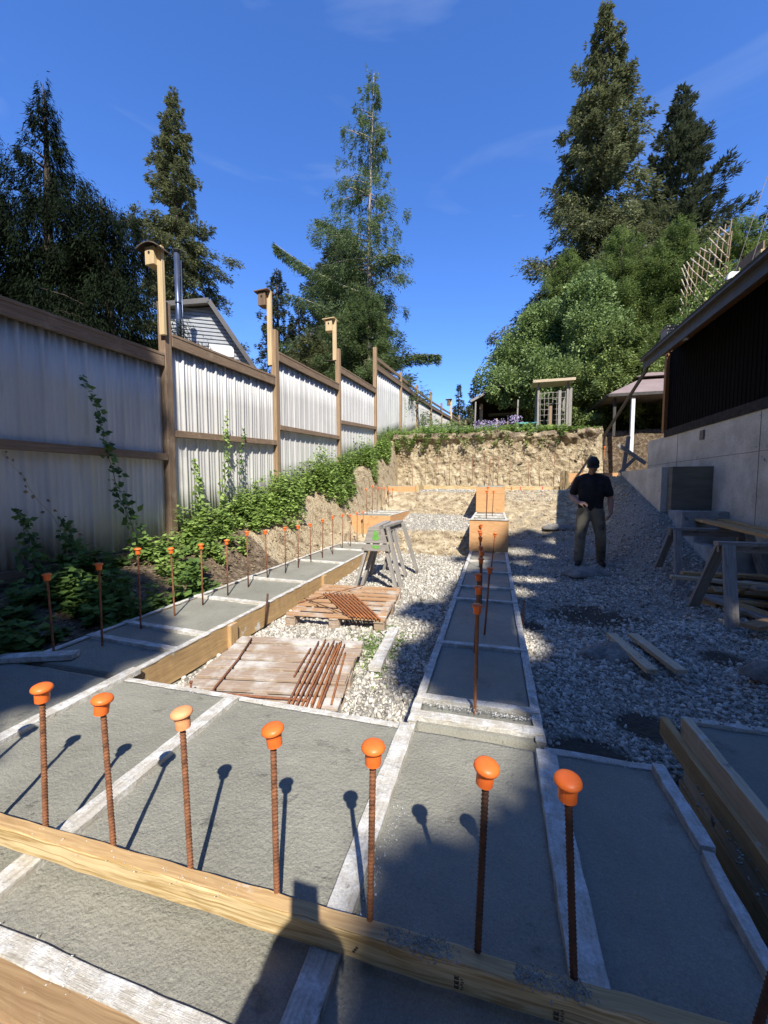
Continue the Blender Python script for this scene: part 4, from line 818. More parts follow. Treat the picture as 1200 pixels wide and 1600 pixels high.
t = thing('flue_pipe', 'shiny blue-grey metal chimney flue rising behind the nearest tall post', 'chimney', (-12.55, 13.6, 0))
MB().tube([(0, 0, 5.5), (0, 0, 10.6)], .105, 20).build('pipe', 'steel', t); MB().tube([(.16, .05, 5.5), (.16, .05, 10.3)], .022, 8).build('conduit', 'steel', t)
MB().tube([(0, 0, 10.6), (0, 0, 10.68), (0, 0, 10.7), (0, 0, 10.76)], [.13, .13, .16, .05], 20).build('rain_cap', 'darkmetal', t); MB().tube([(0, 0, 6.5), (0, 0, 6.6)], .125, 20).tube([(0, 0, 8.6), (0, 0, 8.68)], .12, 20).build('band', 'steel', t)

# ------------------------------------------------------------ trees
DM = 2.0
def conifer(label, x, y, zb, Ht, prof, nbr, m, ll=.28, lw=.09, droop=.35, rise=.25, seed=0, dens=10, trunk='bark', asym=None, tr=.28, name='conifer_tree', hang=.35, limbs=40, lean=0, group='tall conifers around the site', tops=None, visible_limb=None, gap=0, cat='tree', tuft=5):
    g = np.random.default_rng(seed); T = thing(name, label, cat, (x, y, zb), 0, group)
    ll *= .72; lw *= .68; dens *= 2.5
    t = np.sort(g.uniform(0.02, .995, nbr)**.9); az = g.uniform(0, math.tau, nbr)
    Lb = np.array([prof(v) for v in t])*g.choice([.5, .72, .9, 1.05, 1.28], nbr)*g.uniform(.85, 1.1, nbr)
    if asym: Lb = Lb*np.array([asym(a, v) for a, v in zip(az, t)])
    cl = g.beta(2.2, 2.6, nbr)
    P = []; D = []; Q = []; LL = []
    tb = MB(); lx = lean*Ht
    tb.tube([(lx*(v**1.5)+.03*math.sin(v*9+seed), .03*math.cos(v*7+seed), Ht*v) for v in np.linspace(0, 1, 16)], [tr*(1-v)**.8+.012 for v in np.linspace(0, 1, 16)], 9)
    for i in range(nbr):
        L_ = Lb[i]
        if L_ < .05: L_ = .05
        k = max(8, int(dens*DM*L_**1.45+10)); s = g.uniform(.1, 1, k)**.72; d = np.array([math.cos(az[i]), math.sin(az[i]), 0]); sd = np.array([-d[1], d[0], 0])
        lat = g.uniform(-1, 1, k)*(.27*L_*(1-s)**.7+.06); zt_ = np.zeros(k)
        if tuft:
            nc = max(3, int(L_*tuft)); ci = g.integers(0, nc, k); cs = g.uniform(.12, 1, nc)**.72; s = np.clip(cs[ci]+g.normal(0, .045, k), .05, 1.05); lat = (g.uniform(-1, 1, nc)*(.30*L_*(1-cs)**.7+.05))[ci]+g.normal(0, .035*L_**.5+.02, k); zt_ = g.normal(0, .10, nc)[ci]
        up = (rise*s-droop*s**2*(1.1-t[i]*.5))*L_
        p = d*(s*L_)[:, None]+sd*lat[:, None]+np.array([0, 0, 1])*(up-np.abs(lat)*.3+g.normal(0, .06+.02*L_, k)+zt_-hang*g.uniform(0, 1, k)**2*min(L_, 1.5)*.3)[:, None]
        p[:, 2] += Ht*t[i]; p[:, 0] += lx*t[i]**1.5; P.append(p)
        dd = d*g.uniform(.3, 1, k)[:, None]+sd*(np.sign(lat)*g.uniform(.1, .9, k))[:, None]+np.array([0, 0, 1])*(-hang*g.uniform(.2, 1.6, k)+rise*.6)[:, None]+g.normal(0, .18, (k, 3)); D.append(dd)
        Q.append(np.clip(cl[i]*.6+g.uniform(0, .5, k)+.0*s, 0, 1)); LL.append(g.uniform(.6, 1.3, k))
        if i % max(1, nbr//limbs) == 0 and L_ > .4:
            pp = [Vector((d[0]*L_*q+lx*t[i]**1.5, d[1]*L_*q, Ht*t[i]+(rise*q-droop*q*q*(1.1-t[i]*.5))*L_)) for q in (0, .3, .6, .85)]
            tb.tube(pp, [tr*.16+.01*L_, .012*L_+.01, .008*L_+.006, .006], 5)
    P = np.vstack(P); D = np.vstack(D); Q = np.concatenate(Q); LL = np.concatenate(LL); N_ = rv(len(P))*.6+np.array([0, 0, 1])
    tb.build('trunk', trunk, T)
    leaves('crown', P, D, N_, ll*LL, lw*LL, m, Q, parent=T); return T
def pf(r, p=.8, base=.0): return lambda t: r*(1-t)**p*(1-base*math.exp(-t*14))+.05
# tall spruces and firs
conifer('tall sunlit Douglas fir standing behind the bird house at the left', -23.9, 26, 0, 31.2, lambda t: (6.0*(1-t)**.85*(.86+.16*math.sin(t*23))+.12), 760, 'fir', .36, .13, .30, .18, 1, 15, asym=lambda a, t: .45+.75*abs(math.cos(a*1.5+t*9)), hang=.5, limbs=90)
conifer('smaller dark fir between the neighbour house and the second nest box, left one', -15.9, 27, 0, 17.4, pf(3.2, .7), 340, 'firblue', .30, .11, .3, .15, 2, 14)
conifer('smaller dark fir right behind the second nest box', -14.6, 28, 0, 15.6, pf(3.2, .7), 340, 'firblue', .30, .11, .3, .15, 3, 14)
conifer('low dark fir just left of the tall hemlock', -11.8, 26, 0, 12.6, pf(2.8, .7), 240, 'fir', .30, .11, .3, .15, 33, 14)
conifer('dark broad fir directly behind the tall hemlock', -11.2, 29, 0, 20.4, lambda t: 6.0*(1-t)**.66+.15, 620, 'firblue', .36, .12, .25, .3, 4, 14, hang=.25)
def hasym(a, t):
    c = math.cos(a); v = 1.0
    if t < .12: return 1.0
    if c < -.3: v = 1.25
    if c > .4: v = .72
    if .18 < t < .42: v *= .55 if c > -.2 else .9
    return v
HT = conifer('tall slender sunlit hemlock with bare pale trunk behind the fence, in the middle', -6.75, 20.6, 2.0, 20.4, lambda t: (4.1*(1-t)**.92+.28)*(1+.2*math.sin(t*40)), 350, 'hem', .24, .055, .40, .30, 5, 18, trunk='palebark', asym=hasym, tr=.15, hang=.75, limbs=110, lean=.02, name='hemlock_tree')
def longlimb(T, p0, p1, sag, seed, n=900, w=.5, m='hem', ll=.20):
    g = np.random.default_rng(seed); p0 = np.array(p0); p1 = np.array(p1); s = g.uniform(.25, 1, n); pos = p0+(p1-p0)*s[:, None]; pos[:, 2] += sag*np.sin(s*math.pi)
    d = (p1-p0)/np.linalg.norm(p1-p0); sd = np.cross(d, [0, 0, 1]); lat = g.uniform(-1, 1, n)*w*(1.05-s)**.6
    pos = pos+sd*lat[:, None]; pos[:, 2] -= g.uniform(0, 1, n)**1.5*.55*w*1.4
    D = d*g.uniform(.2, 1, n)[:, None]+sd*np.sign(lat)[:, None]*g.uniform(0, .8, n)[:, None]+np.array([0, 0, -1])*g.uniform(.1, 1, n)[:, None]
    leaves('long_branch', pos, D, rv(n)*.5+np.array([0, 0, 1]), ll*g.uniform(.7, 1.3, n), .055, m, np.clip(g.beta(2, 2, n), 0, 1), parent=T)
    MB().tube([Vector(p0+(p1-p0)*q)+Vector((0, 0, sag*math.sin(q*math.pi))) for q in (0, .25, .5, .75, 1)], [.05, .04, .03, .02, .008], 6).build('limb', 'palebark', T)
longlimb(HT, (0, 0, 9.4), (-5.2, -.5, 12.6), -.3, 1, 2300, .65)
longlimb(HT, (0, 0, 7.5), (-4.3, -1, 9.6), .2, 2, 1100, .7); longlimb(HT, (0, 0, 11.8), (-2.9, 0, 13.8), .1, 3, 900, .6)
longlimb(HT, (0, -.3, 5.2), (4.1, -1.3, 5.5), .35, 4, 2600, .55, 'hem'); longlimb(HT, (0, 0, 10.5), (2.0, -1, 10.6), .3, 5, 900, .6)
# young bright growth at the hemlock's foot
conifer('low bright green young hemlock filling the space behind the third and fourth fence posts', -5.9, 17.8, 2.6, 7.6, pf(3.1, .6), 260, 'hem', .20, .06, .35, .35, 6, 30, name='hemlock_tree')
conifer('low bushy dark fir behind the second fence panel', -9.0, 18.5, 1.5, 7.4, pf(2.8, .6), 240, 'fir', .22, .08, .35, .35, 66, 24)
# dark cedar, near left: several leaders
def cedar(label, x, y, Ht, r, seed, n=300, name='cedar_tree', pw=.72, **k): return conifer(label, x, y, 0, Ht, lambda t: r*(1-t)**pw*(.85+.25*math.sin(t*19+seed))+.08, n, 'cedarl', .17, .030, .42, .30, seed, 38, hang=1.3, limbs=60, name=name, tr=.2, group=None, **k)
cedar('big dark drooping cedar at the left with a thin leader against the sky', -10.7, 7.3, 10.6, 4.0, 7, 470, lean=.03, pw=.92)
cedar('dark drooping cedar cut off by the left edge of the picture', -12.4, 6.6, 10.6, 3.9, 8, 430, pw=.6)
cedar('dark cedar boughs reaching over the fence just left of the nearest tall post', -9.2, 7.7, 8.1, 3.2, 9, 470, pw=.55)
cedar('short dark cedar in front of the neighbour house, above the near fence panel', -7.9, 6.3, 4.3, 2.0, 10, 240)
# right side giants
conifer('tallest broad fir at the right, its tip near the top edge', 5.95, 28, 1, 29.3, lambda t: (7.4*(1-t)**.88+.15)*(.90+.16*math.sin(t*17+1)), 760, 'fir', .34, .12, .28, .2, 11, 15, asym=lambda a, t: .62+.5*abs(math.cos(a+t*11)), hang=.6, limbs=60)
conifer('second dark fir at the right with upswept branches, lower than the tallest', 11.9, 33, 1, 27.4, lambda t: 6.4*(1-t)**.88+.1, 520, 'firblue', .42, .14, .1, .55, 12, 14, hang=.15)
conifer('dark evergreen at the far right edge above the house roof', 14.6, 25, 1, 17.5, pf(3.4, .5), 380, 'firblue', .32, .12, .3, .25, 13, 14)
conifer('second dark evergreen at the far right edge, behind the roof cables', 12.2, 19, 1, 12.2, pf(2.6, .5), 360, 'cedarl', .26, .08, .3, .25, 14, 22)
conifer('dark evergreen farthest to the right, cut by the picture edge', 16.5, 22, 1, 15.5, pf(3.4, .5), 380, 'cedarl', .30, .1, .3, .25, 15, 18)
conifer('small distant fir left of the gap above the far fence end', -6.1, 70, 3, 15.8, pf(2.8, .9), 170, 'firblue', .6, .22, .2, .3, 16, 7, group='two small distant firs')
conifer('small distant fir right of the gap, next to the leafy tree', -3.6, 70, 3, 16.4, pf(3.2, .9), 170, 'firblue', .6, .22, .2, .3, 17, 7, group='two small distant firs')
conifer('far low evergreen beyond the end of the fence', -3.2, 52, 3, 8.5, pf(3.2, .7), 170, 'fir', .5, .2, .2, .3, 18, 8, group='two small distant firs')
# cedar hedge and broadleaf crowns
def crown(name, label, x, y, zb, lobes, m, nl, ls, lw, seed, trunk=.18, cat='tree', group=None, down=.3):
    g = np.random.default_rng(seed); T = thing(name, label, cat, (x, y, zb), 0, group); P = []; D = []; Q = []
    vol = np.array([r**2 for (_, _, _, r) in lobes]); vol = vol/vol.sum()
    tb = MB(); top = max(z for (_, _, z, _) in lobes); tb.tube([(0, 0, -.3), (.05, .02, top*.3), (-.04, 0, top*.6)], [trunk, trunk*.75, trunk*.45], 9)
    for (lx, ly, lz, r), v in zip(lobes, vol):
        n = int(nl*v); dv = unit(g.normal(size=(n, 3))); sub = unit(g.normal(size=(26, 3)))
        pick = g.integers(0, 26, n); cc = sub[pick]*r*g.uniform(.45, .92, 26)[pick][:, None]; rr = r*g.uniform(.22, .42, 26)[pick]
        p = cc+dv*(rr*g.uniform(.55, 1.1, n)**.6)[:, None]; P.append(p*np.array([1, 1, 1.08])+np.array([lx, ly, lz])); D.append(dv*.5+unit(cc)*.6+g.normal(0, .35, (n, 3))+np.array([0, 0, -down])); Q.append(np.clip(g.beta(2, 2.4, 26)[pick]*.6+g.uniform(0, .5, n), 0, 1))
        tb.tube([(0, 0, lz*.35), (lx*.5, ly*.5, lz*.7), (lx*.9, ly*.9, lz)], [trunk*.5, trunk*.3, trunk*.12], 6)
    tb.build('trunk', 'bark', T)
    P = np.vstack(P); D = np.vstack(D); leaves('crown', P, D, rv(len(P))+np.array([0, -.3, .8]), g.uniform(.6, 1.3, len(P))*ls, g.uniform(.7, 1.2, len(P))*lw, m, np.concatenate(Q), parent=T); return T
def lob(n, w, h0, h1, r0, r1, seed, d=1.6):
    g = np.random.default_rng(seed); L_ = []
    for i in range(n):
        f = i/(n-1); z = h0+(h1-h0)*f; ww = w*(1-f**2.2)+.2; L_.append((g.uniform(-1, 1)*ww, g.uniform(-1, 1)*d*(1-f*.6), z, r1+(r0-r1)*(1-f)*g.uniform(.8, 1.1)))
    return L_
crown('leafy_tree', 'bright green broadleaf tree right of the gap in the sky, above the garden shed', 1.9, 20.5, 2.8, lob(16, 1.9, 1.9, 6.4, 1.25, .85, 51)+[(-1.6, -2.6, 2.75, .75), (-.6, -2.8, 2.6, .8), (.5, -2.8, 2.5, .85), (-2.2, -1.5, 3.2, .7)], 'broad', 80000, .115, .075, 52)
crown('leafy_tree', 'bright green broadleaf tree behind the garden arbor', 3.6, 18.5, 2.8, lob(22, 1.7, 1.0, 6.6, 1.25, .85, 53)+[(-.2, -.9, 2.6, 1.2), (.5, -.9, 3.6, 1.1)], 'broad', 80000, .11, .072, 54)
conifer('tall green cedar hedge tree behind the leafy trees, left', 3.6, 23.5, 2.5, 11.2, pf(2.9, .6), 620, 'hedge', .17, .055, .25, .4, 55, 26, name='cedar_tree', hang=.4, group='cedars behind the arbor')
conifer('tall green cedar hedge tree in the middle of the green mass', 5.6, 21.5, 2.5, 10.8, pf(2.8, .6), 620, 'hedge', .16, .052, .25, .4, 56, 28, name='cedar_tree', hang=.4, group='cedars behind the arbor')
conifer('tall green cedar hedge tree behind the gazebo', 7.6, 21.0, 2.5, 10.3, pf(3.0, .55), 620, 'hedge', .16, .052, .25, .4, 57, 28, name='cedar_tree', hang=.4, group='cedars behind the arbor')
conifer('green cedar hedge tree half hidden by the roof trellis', 9.6, 20.0, 2.5, 9.4, pf(2.8, .5), 560, 'hedge', .16, .052, .25, .4, 58, 26, name='cedar_tree', hang=.4, group='cedars behind the arbor')
conifer('low drooping cedar right of the garden arbor', 4.4, 16.6, 2.7, 4.4, pf(1.9, .5), 260, 'hedge', .18, .07, .3, .4, 59, 40, name='cedar_tree', hang=.6, group='cedars behind the arbor')
conifer('low cedar behind the gazebo posts', 6.6, 17.6, 2.7, 4.6, pf(2.0, .5), 240, 'hedge', .18, .07, .3, .4, 60, 36, name='cedar_tree', hang=.6, group='cedars behind the arbor')
conifer('cedar filling the space under the far end of the house eave', 8.6, 16.5, 2.5, 5.2, pf(2.2, .4), 240, 'hedge', .2, .08, .3, .4, 61, 34, name='cedar_tree', hang=.6, group='cedars behind the arbor')

# ------------------------------------------------------------ garden above the bank
T = thing('garden_arbor', 'weathered wooden arbor with wire grid sides standing above the cut bank', 'arbor', (1.93, 14.9, 3.0))
for sx in (-.47, .47):
    for sy in (0, .8): MB().box((sx, sy, .85), (.07, .07, 1.8)).build('post', 'grey', T, .003)
MB().box((.58, .1, .8), (.10, .05, 1.5)).build('side_board', 'grey', T, .003)
MB().box((0, .3, 1.80), (1.35, 1.0, .03)).box((0, -.22, 1.78), (1.35, .03, .09)).build('roof_board', 'formpale', T, .003)
b = MB()
for k in range(7): b.box((-.40+k*.133, 0, .72), (.014, .014, 1.44))
for k in range(8): b.box((0, .0, .08+k*.19), (.9, .012, .014))
b.build('wire_grid', 'grey', T)
for (x, z0, m) in ((-.10, 1.0, 'oldboard'), (.18, 1.5, 'grey')): MB().box((x, -.3, z0/2-.1), (.09, .03, z0)).build('leaning_slat', m, T, .002)
T = thing('garden_shed', 'dark open garden shed with a pale roof edge under the leafy tree', 'shed', (.4, 19, 3.2))
MB().box((.2, 1.2, 1.1), (3.2, .1, 2.4)).build('back_wall', 'shedw', T); MB().box((1.65, .2, 1.0), (.1, 2.2, 2.0)).build('side_wall', 'shedw', T); MB().box((-1.2, .9, .8), (.1, .8, 1.8)).build('side_wall', 'shedw', T)
b = MB(); b.bar((-1.42, .2, 1.72), (-.2, .2, 2.32), 2.4, .06); b.bar((-.2, .2, 2.32), (1.9, .2, 2.2), 2.4, .06); b.build('roof', 'shedw', T); MB().bar((-1.45, -1.0, 1.72), (-.75, -1.0, 2.08), .05, .10).build('roof_edge', 'grey', T)
MB().box((-1.0, -.6, .9), (.14, .14, 1.5)).build('post', 'cedarpost', T); MB().box((.3, .6, .8), (2.2, .5, .05)).box((.3, .6, 1.35), (2.0, .5, .05)).build('shelf', 'grey', T)
T = thing('gazebo', 'metal garden gazebo with a brown two-tier hip roof at the end of the house', 'gazebo', (5.15, 15.6, 2.75))
def hip(mb, h, z0, z1, r): 
    b0 = len(mb.v); mb.v += [Vector((sx*h, sy*h, z0)) for sx, sy in ((-1, -1), (1, -1), (1, 1), (-1, 1))]+[Vector((sx*r, sy*r, z1)) for sx, sy in ((-1, -1), (1, -1), (1, 1), (-1, 1))]
    for k in range(4): mb.face([b0+k, b0+(k+1) % 4, b0+4+(k+1) % 4, b0+4+k])
    mb.face([b0+4, b0+5, b0+6, b0+7]); mb.face([b0+3, b0+2, b0+1, b0]); return mb
hip(MB(), 1.75, 1.28, 1.95, .55).build('roof', 'gaz', T); hip(MB(), .68, 2.02, 2.30, .05).build('roof_cupola', 'gaz', T)
b = MB()
for s in (-1, 1): b.box((0, s*1.75, 1.24), (3.5, .05, .09)).box((s*1.75, 0, 1.24), (.05, 3.4, .09))
b.build('eave_frame', 'darkmetal', T)
for sx in (-1, 1):
    for sy in (-1, 1): MB().box((sx*1.5, sy*1.5, .6), (.08, .08, 1.2)).build('post', 'darkmetal', T, .004)
t = MB().box((4.12, 13.95, 3.05), (.10, .10, 1.7)).build('white_post', 'whitep', None, .005); tag(t, 'plain white post standing before the gazebo at the end of the bank', 'post')
for i, (x, y, z0, z1, m, l) in enumerate(((-.72, 15, 2.9, 4.26, 'grey', 'thin grey garden stake at the left end of the shed'), (.04, 15, 2.9, 3.62, 'twig', 'short pale stake among the purple flowers'), (.76, 15.0, 2.9, 4.25, 'grey', 'tall leaning pale stake between the shed and the arbor'), (.4, 14.3, 2.8, 3.4, 'cedarpost', 'short brown stake right of the purple flowers'))):
    tag(MB().bar((x+.03, y, z1), (x, y, z0), .05, .05, up=(0, 1, 0)).build('garden_stake', m, None, .003), l, 'stake', 'garden stakes')
T = thing('garden_table', 'low pale teal garden table left of the arbor', 'table', (1.15, 15.6, 3.05))
MB().box((0, 0, .42), (.8, .5, .05)).build('table_top', 'teal', T, .01)
for sx in (-.33, .33):
    for sy in (-.2, .2): MB().box((sx, sy, .2), (.04, .04, .4)).build('leg', 'whitep', T)
t = MB().tube([(-2.55, 15.2, 3.0), (-2.55, 15.2, 3.32), (-2.55, 15.2, 3.36)], [.16, .19, .17], 18).build('plant_tub', 'teal', None); tag(t, 'teal plastic tub in the weeds near the far fence', 'tub')

# ------------------------------------------------------------ low plants
def weeds(name, label, xs, ys, hts, m, k, ls, lw, seed, lean=.35, zfun=ground, dens=None, stems=True, extra=None):
    g = np.random.default_rng(seed); n = len(xs); z = zfun(xs, ys); la = g.uniform(0, math.tau, n); lm = g.uniform(0, lean, n)
    K = k; s = g.uniform(.12, 1, (n, K))**.8; h = hts[:, None]*s; px_ = xs[:, None]+np.cos(la)[:, None]*lm[:, None]*h*s; py_ = ys[:, None]+np.sin(la)[:, None]*lm[:, None]*h*s
    P = np.stack([px_, py_, z[:, None]+h], -1).reshape(-1, 3); a = g.uniform(0, math.tau, n*K); D = np.stack([np.cos(a), np.sin(a), g.uniform(-.45, .5, n*K)], 1)
    P = P+D*g.uniform(.0, .05, n*K)[:, None]*(hts.mean()*2)
    q = np.clip(np.repeat(g.beta(2, 2.2, n)+.35*fnoise(xs, ys, 3.2, seed), K)*.55+g.uniform(0, .5, n*K), 0, 1); sz = g.uniform(.5, 1.25, n*K)
    o = leaves(name, P, D, rv(n*K)*.5+np.array([0, -.2, 1]), ls*sz, lw*sz, m, q); tag(o, label, kind='stuff'); return o
g = np.random.default_rng(5)
# sunny bank between fence and left footing
n = 1500; y = g.uniform(4.3, 12.6, n); f = g.uniform(0, 1, n)**1.25; x = (fence_x(y)+.12)+f*(-3.12-fence_x(y)-.12)
keep = (f < .52-.5*fnoise(x, y, 2.6, 61)*1) & ~((y < 5.2) & (f > .45)); x = x[keep]; y = y[keep]; h = (.16+.50*g.uniform(0, 1, len(x))**1.6)*(1+.55*fnoise(x, y, 3.4, 66))*np.where(y > 6, 1.05, .8)*(1-.4*(x > -3.35))
weeds('bank_weeds', 'dense bright green weeds growing up the bank against the white fence', x, y, h, 'weed', 30, .075, .045, 62)
n = 560; y = g.uniform(1.4, 3.9, n); f = g.uniform(0, 1, n); x = (fence_x(y)+.1)+f*(-3.02-fence_x(y)-.1); kp = fnoise(x, y, 4.2, 67) > .02; x = x[kp]; y = y[kp]; n = len(x)
weeds('shade_weeds', 'dark leafy ground plants in the shade at the foot of the near fence panel', x, y, .06+.34*g.uniform(0, 1, n)**1.7, 'weedd', 18, .09, .065, 63)
n = 260; y = g.uniform(3.5, 4.9, n); x = g.uniform(-4.1, -3.05, n); kp = fnoise(x, y, 4, 64) > .1; x = x[kp]; y = y[kp]
weeds('patch_weeds', 'scattered leafy weeds around the dirt patch below the second fence panel', x, y, .1+.22*g.uniform(0, 1, len(x)), 'weed', 20, .075, .05, 65)
# garden edge on top of the bank
def ztop(x, y): return 2.88+.085*np.clip(y-13.2, 0, 60)
n = 800; x = g.uniform(-4.0, 3.0, n); y = 13.05+g.uniform(0, 1, n)**1.6*2.4; kp = fnoise(x, y, 2, 71) > -.55; x = x[kp]; y = y[kp]
hh = (.04+.17*g.uniform(0, 1, len(x))**1.6)*(1+.7*fnoise(x, y, 1.6, 79))*np.where(x < -1.2, 1.5, 1)*np.where(x > 2.0, .5, 1)
weeds('bank_top_grass', 'green weeds and grass along the top edge of the cut bank', x, y, hh, 'weed', 22, .10, .045, 72, zfun=ztop)
n = 110; x = g.choice([-3.2, -2.6, -1.6, -.9, -.3, .35, 1.1, -2.1, 1.9], n)+g.normal(0, .13, n); y = 12.78+g.uniform(0, .12, n)
weeds('hanging_weeds', 'clumps of weeds hanging over the lip of the cut bank', x, y, .1+.3*g.uniform(0, 1, n), 'weed', 22, .08, .04, 73, zfun=lambda a, b: 2.25+.5*np.abs(np.sin(a*7)), lean=1.2)
n = 420; x = g.uniform(-3.0, .3, n); y = g.uniform(15, 24, n); weeds('garden_growth', 'taller garden growth behind the bank beside the shed', x, y, .2+.5*g.uniform(0, 1, n)*np.where(x < -1, 1.2, .5), 'hedge', 30, .13, .06, 74, zfun=ztop)
n = 520; x = np.concatenate([g.uniform(-.7, .35, 370), g.normal(.62, .12, 150)]); y = 14.2+g.normal(0, .15, n); z = 3.16+.26*g.uniform(0, 1, n)+.12*(x > .4); P = np.stack([x, y, z], 1)
t = leaves('iris_flowers', P, rv(n)+np.array([0, 0, .3]), rv(n), .06, .045, 'purple', g.uniform(0, 1, n)); tag(t, 'pale purple iris flowers above the bank, left of the arbor', kind='stuff')
n = 2600; x = g.uniform(-4.3, -3.0, n); y = g.uniform(1.4, 6.5, n); P = np.stack([x, y, ground(x, y)+.012], 1)
t = leaves('leaf_litter', P, rv(n)*np.array([1, 1, .15]), np.tile([[0, 0, 1.]], (n, 1))+rv(n)*.3, .05, .02, 'dryleaf', g.uniform(0, 1, n)); tag(t, 'dry leaves and twigs littering the dirt near the fence', kind='stuff')
n = 520; x = g.normal(-.92, .13, n); y = g.normal(3.05, .28, n); P = np.stack([x, y, ground(x, y)+.02], 1)
t = leaves('cut_grass', P, rv(n)*np.array([1, 1, .25]), np.tile([[0, 0, 1.]], (n, 1))+rv(n)*.4, .07, .012, 'weed', g.uniform(0, .7, n)); tag(t, 'thin cut grass scattered on gravel beside the white board', kind='stuff')
# roots hanging out of the bank
b = MB()
for i in range(90):
    x = random.uniform(-3.6, 2.9); z = random.uniform(2.0, 2.8); y0 = 12.85; pts = [Vector((x, y0, z))]
    for k in range(4): pts.append(pts[-1]+Vector((random.uniform(-.06, .06), random.uniform(-.05, .0), -random.uniform(.03, .12))))
    b.tube(pts, [.006, .005, .004, .003, .002], 4, cap=False)
tag(b.build('roots', 'bark', None), 'thin roots hanging from the top of the cut bank', kind='stuff')
def climber(label, pts, n, ls, m='weedd', seed=0, stem='stem', r=.004, spread=.13, group='climbing plants on the white fence'):
    n = int(n*1.9) if stem == 'stem' else n; g = np.random.default_rng(seed+900); T = thing('climbing_plant', label, 'plant', pts[0], 0, group); p0 = np.array(pts[0]); A = np.array(pts)-p0
    s = np.sort(g.uniform(0, 1, n)**.85)*(len(A)-1); i = np.minimum(s.astype(int), len(A)-2); f = (s-i)[:, None]; P = A[i]*(1-f)+A[i+1]*f
    a = g.uniform(0, math.tau, n); off = np.stack([np.abs(np.cos(a))*.05+.01, np.sin(a)*spread, g.uniform(-.5, .5, n)*spread], 1)*g.uniform(.3, 1, n)[:, None]*(1.15-s/len(A))[:, None]
    D = off*5+np.stack([g.uniform(.0, .6, n), g.uniform(-1, 1, n), g.uniform(-1.0, .3, n)], 1); sz = g.uniform(.5, 1.3, n)*(1.2-.6*s/len(A))
    leaves('leaves', P+off, D, np.tile([[1., -.3, .4]], (n, 1))+rv(n)*.5, ls*sz, ls*.68*sz, m, g.uniform(0, 1, n), parent=T)
    MB().tube([Vector(q) for q in A], [r*(1.2-k/len(A)) for k in range(len(A))], 5).build('stem', stem, T)
def wig(y0, z0, y1, z1, k=9, x=.11, am=.05, seed=0):
    r = random.Random(seed); out = []
    for i in range(k):
        f = i/(k-1); y = y0+(y1-y0)*f+r.uniform(-am, am)*(i > 0); out.append((float(fence_x(y))+x, y, z0+(z1-z0)*f))
    return out
climber('leafy vine climbing the near fence panel left of the first tall post', wig(3.72, .30, 3.2, 2.32, seed=1), 95, .085, seed=1)
climber('tallest nettle-like vine against the second fence panel', wig(5.05, .40, 5.25, 2.32, seed=2), 90, .075, 'weed', seed=2)
climber('thin vine just right of the tallest one on the second panel', wig(5.4, .5, 5.6, 2.15, seed=3), 60, .07, 'weedd', seed=3)
climber('leafy vine beside the first tall post on its right', wig(4.75, .35, 4.55, 1.55, seed=4), 80, .08, 'weed', seed=4)
climber('short vine near the right end of the second panel', wig(5.9, .6, 6.0, 1.3, seed=5), 40, .06, 'weedd', seed=5)
climber('leafy plant at the far left against the near panel', wig(2.75, .1, 2.55, .95, seed=6), 80, .08, 'weedd', seed=6)
climber('leafy plant left of the first capped rods against the near panel', wig(3.05, .15, 2.95, .85, seed=7), 80, .075, 'weedd', seed=7)
climber('dry arching bramble crossing the lower left of the near panel', wig(3.05, .5, 2.45, 1.5, seed=8, am=.02), 14, .05, 'dryleaf', seed=8, stem='twig')
climber('small vine at the foot of the second tall post', wig(6.35, .75, 6.3, 1.45, seed=9), 60, .07, 'weed', seed=9)
climber('tall white-flowered weed stalk near the fifth fence post', [(-3.0, 13.3, 2.8), (-3.02, 13.3, 3.3), (-2.98, 13.35, 3.9), (-3.05, 13.3, 4.3)], 50, .06, 'weed', seed=10, spread=.25)
# trellis plant on the roof
n = 1500; g = np.random.default_rng(77); y = g.uniform(7.5, 9.1, n); z = 3.95+g.uniform(0, 1, n)**1.6*.75; P = np.stack([3.5+g.normal(0, .1, n), y, z], 1)
t = leaves('trellis_vine', P, rv(n)+np.array([0, 0, -.3]), rv(n)+np.array([-.5, 0, .6]), .07, .035, 'weed', g.uniform(0, 1, n)); tag(t, 'sparse leafy vine tangled in the foot of the roof trellis', 'plant')

# ------------------------------------------------------------ people
def capsule(mb, pts, rad, n=14):
    pts = [Vector(p) for p in pts]; rad = list(rad); d0 = (pts[0]-pts[1]).normalized(); d1 = (pts[-1]-pts[-2]).normalized(); r0, r1 = rad[0], rad[-1]
    P = [pts[0]+d0*r0*.98, pts[0]+d0*r0*.8, pts[0]+d0*r0*.45]+pts+[pts[-1]+d1*r1*.45, pts[-1]+d1*r1*.8, pts[-1]+d1*r1*.98]
    Q = [r0*.12, r0*.6, r0*.89]+rad+[r1*.89, r1*.6, r1*.12]; mb.tube(P, Q, n); return mb
def flesh(name, chains, m, parent, vox=.009, smooth=6):
    mb = MB()
    for c in chains: capsule(mb, c[0], c[1])
    o = mb.build(name, m, parent); r = o.modifiers.new('remesh', 'REMESH'); r.mode = 'VOXEL'; r.voxel_size = vox; r.use_smooth_shade = True
    s = o.modifiers.new('smooth', 'SMOOTH'); s.iterations = smooth; s.factor = .5; return o
def mix(a, b, f): return tuple(a[i]+(b[i]-a[i])*f for i in range(3))
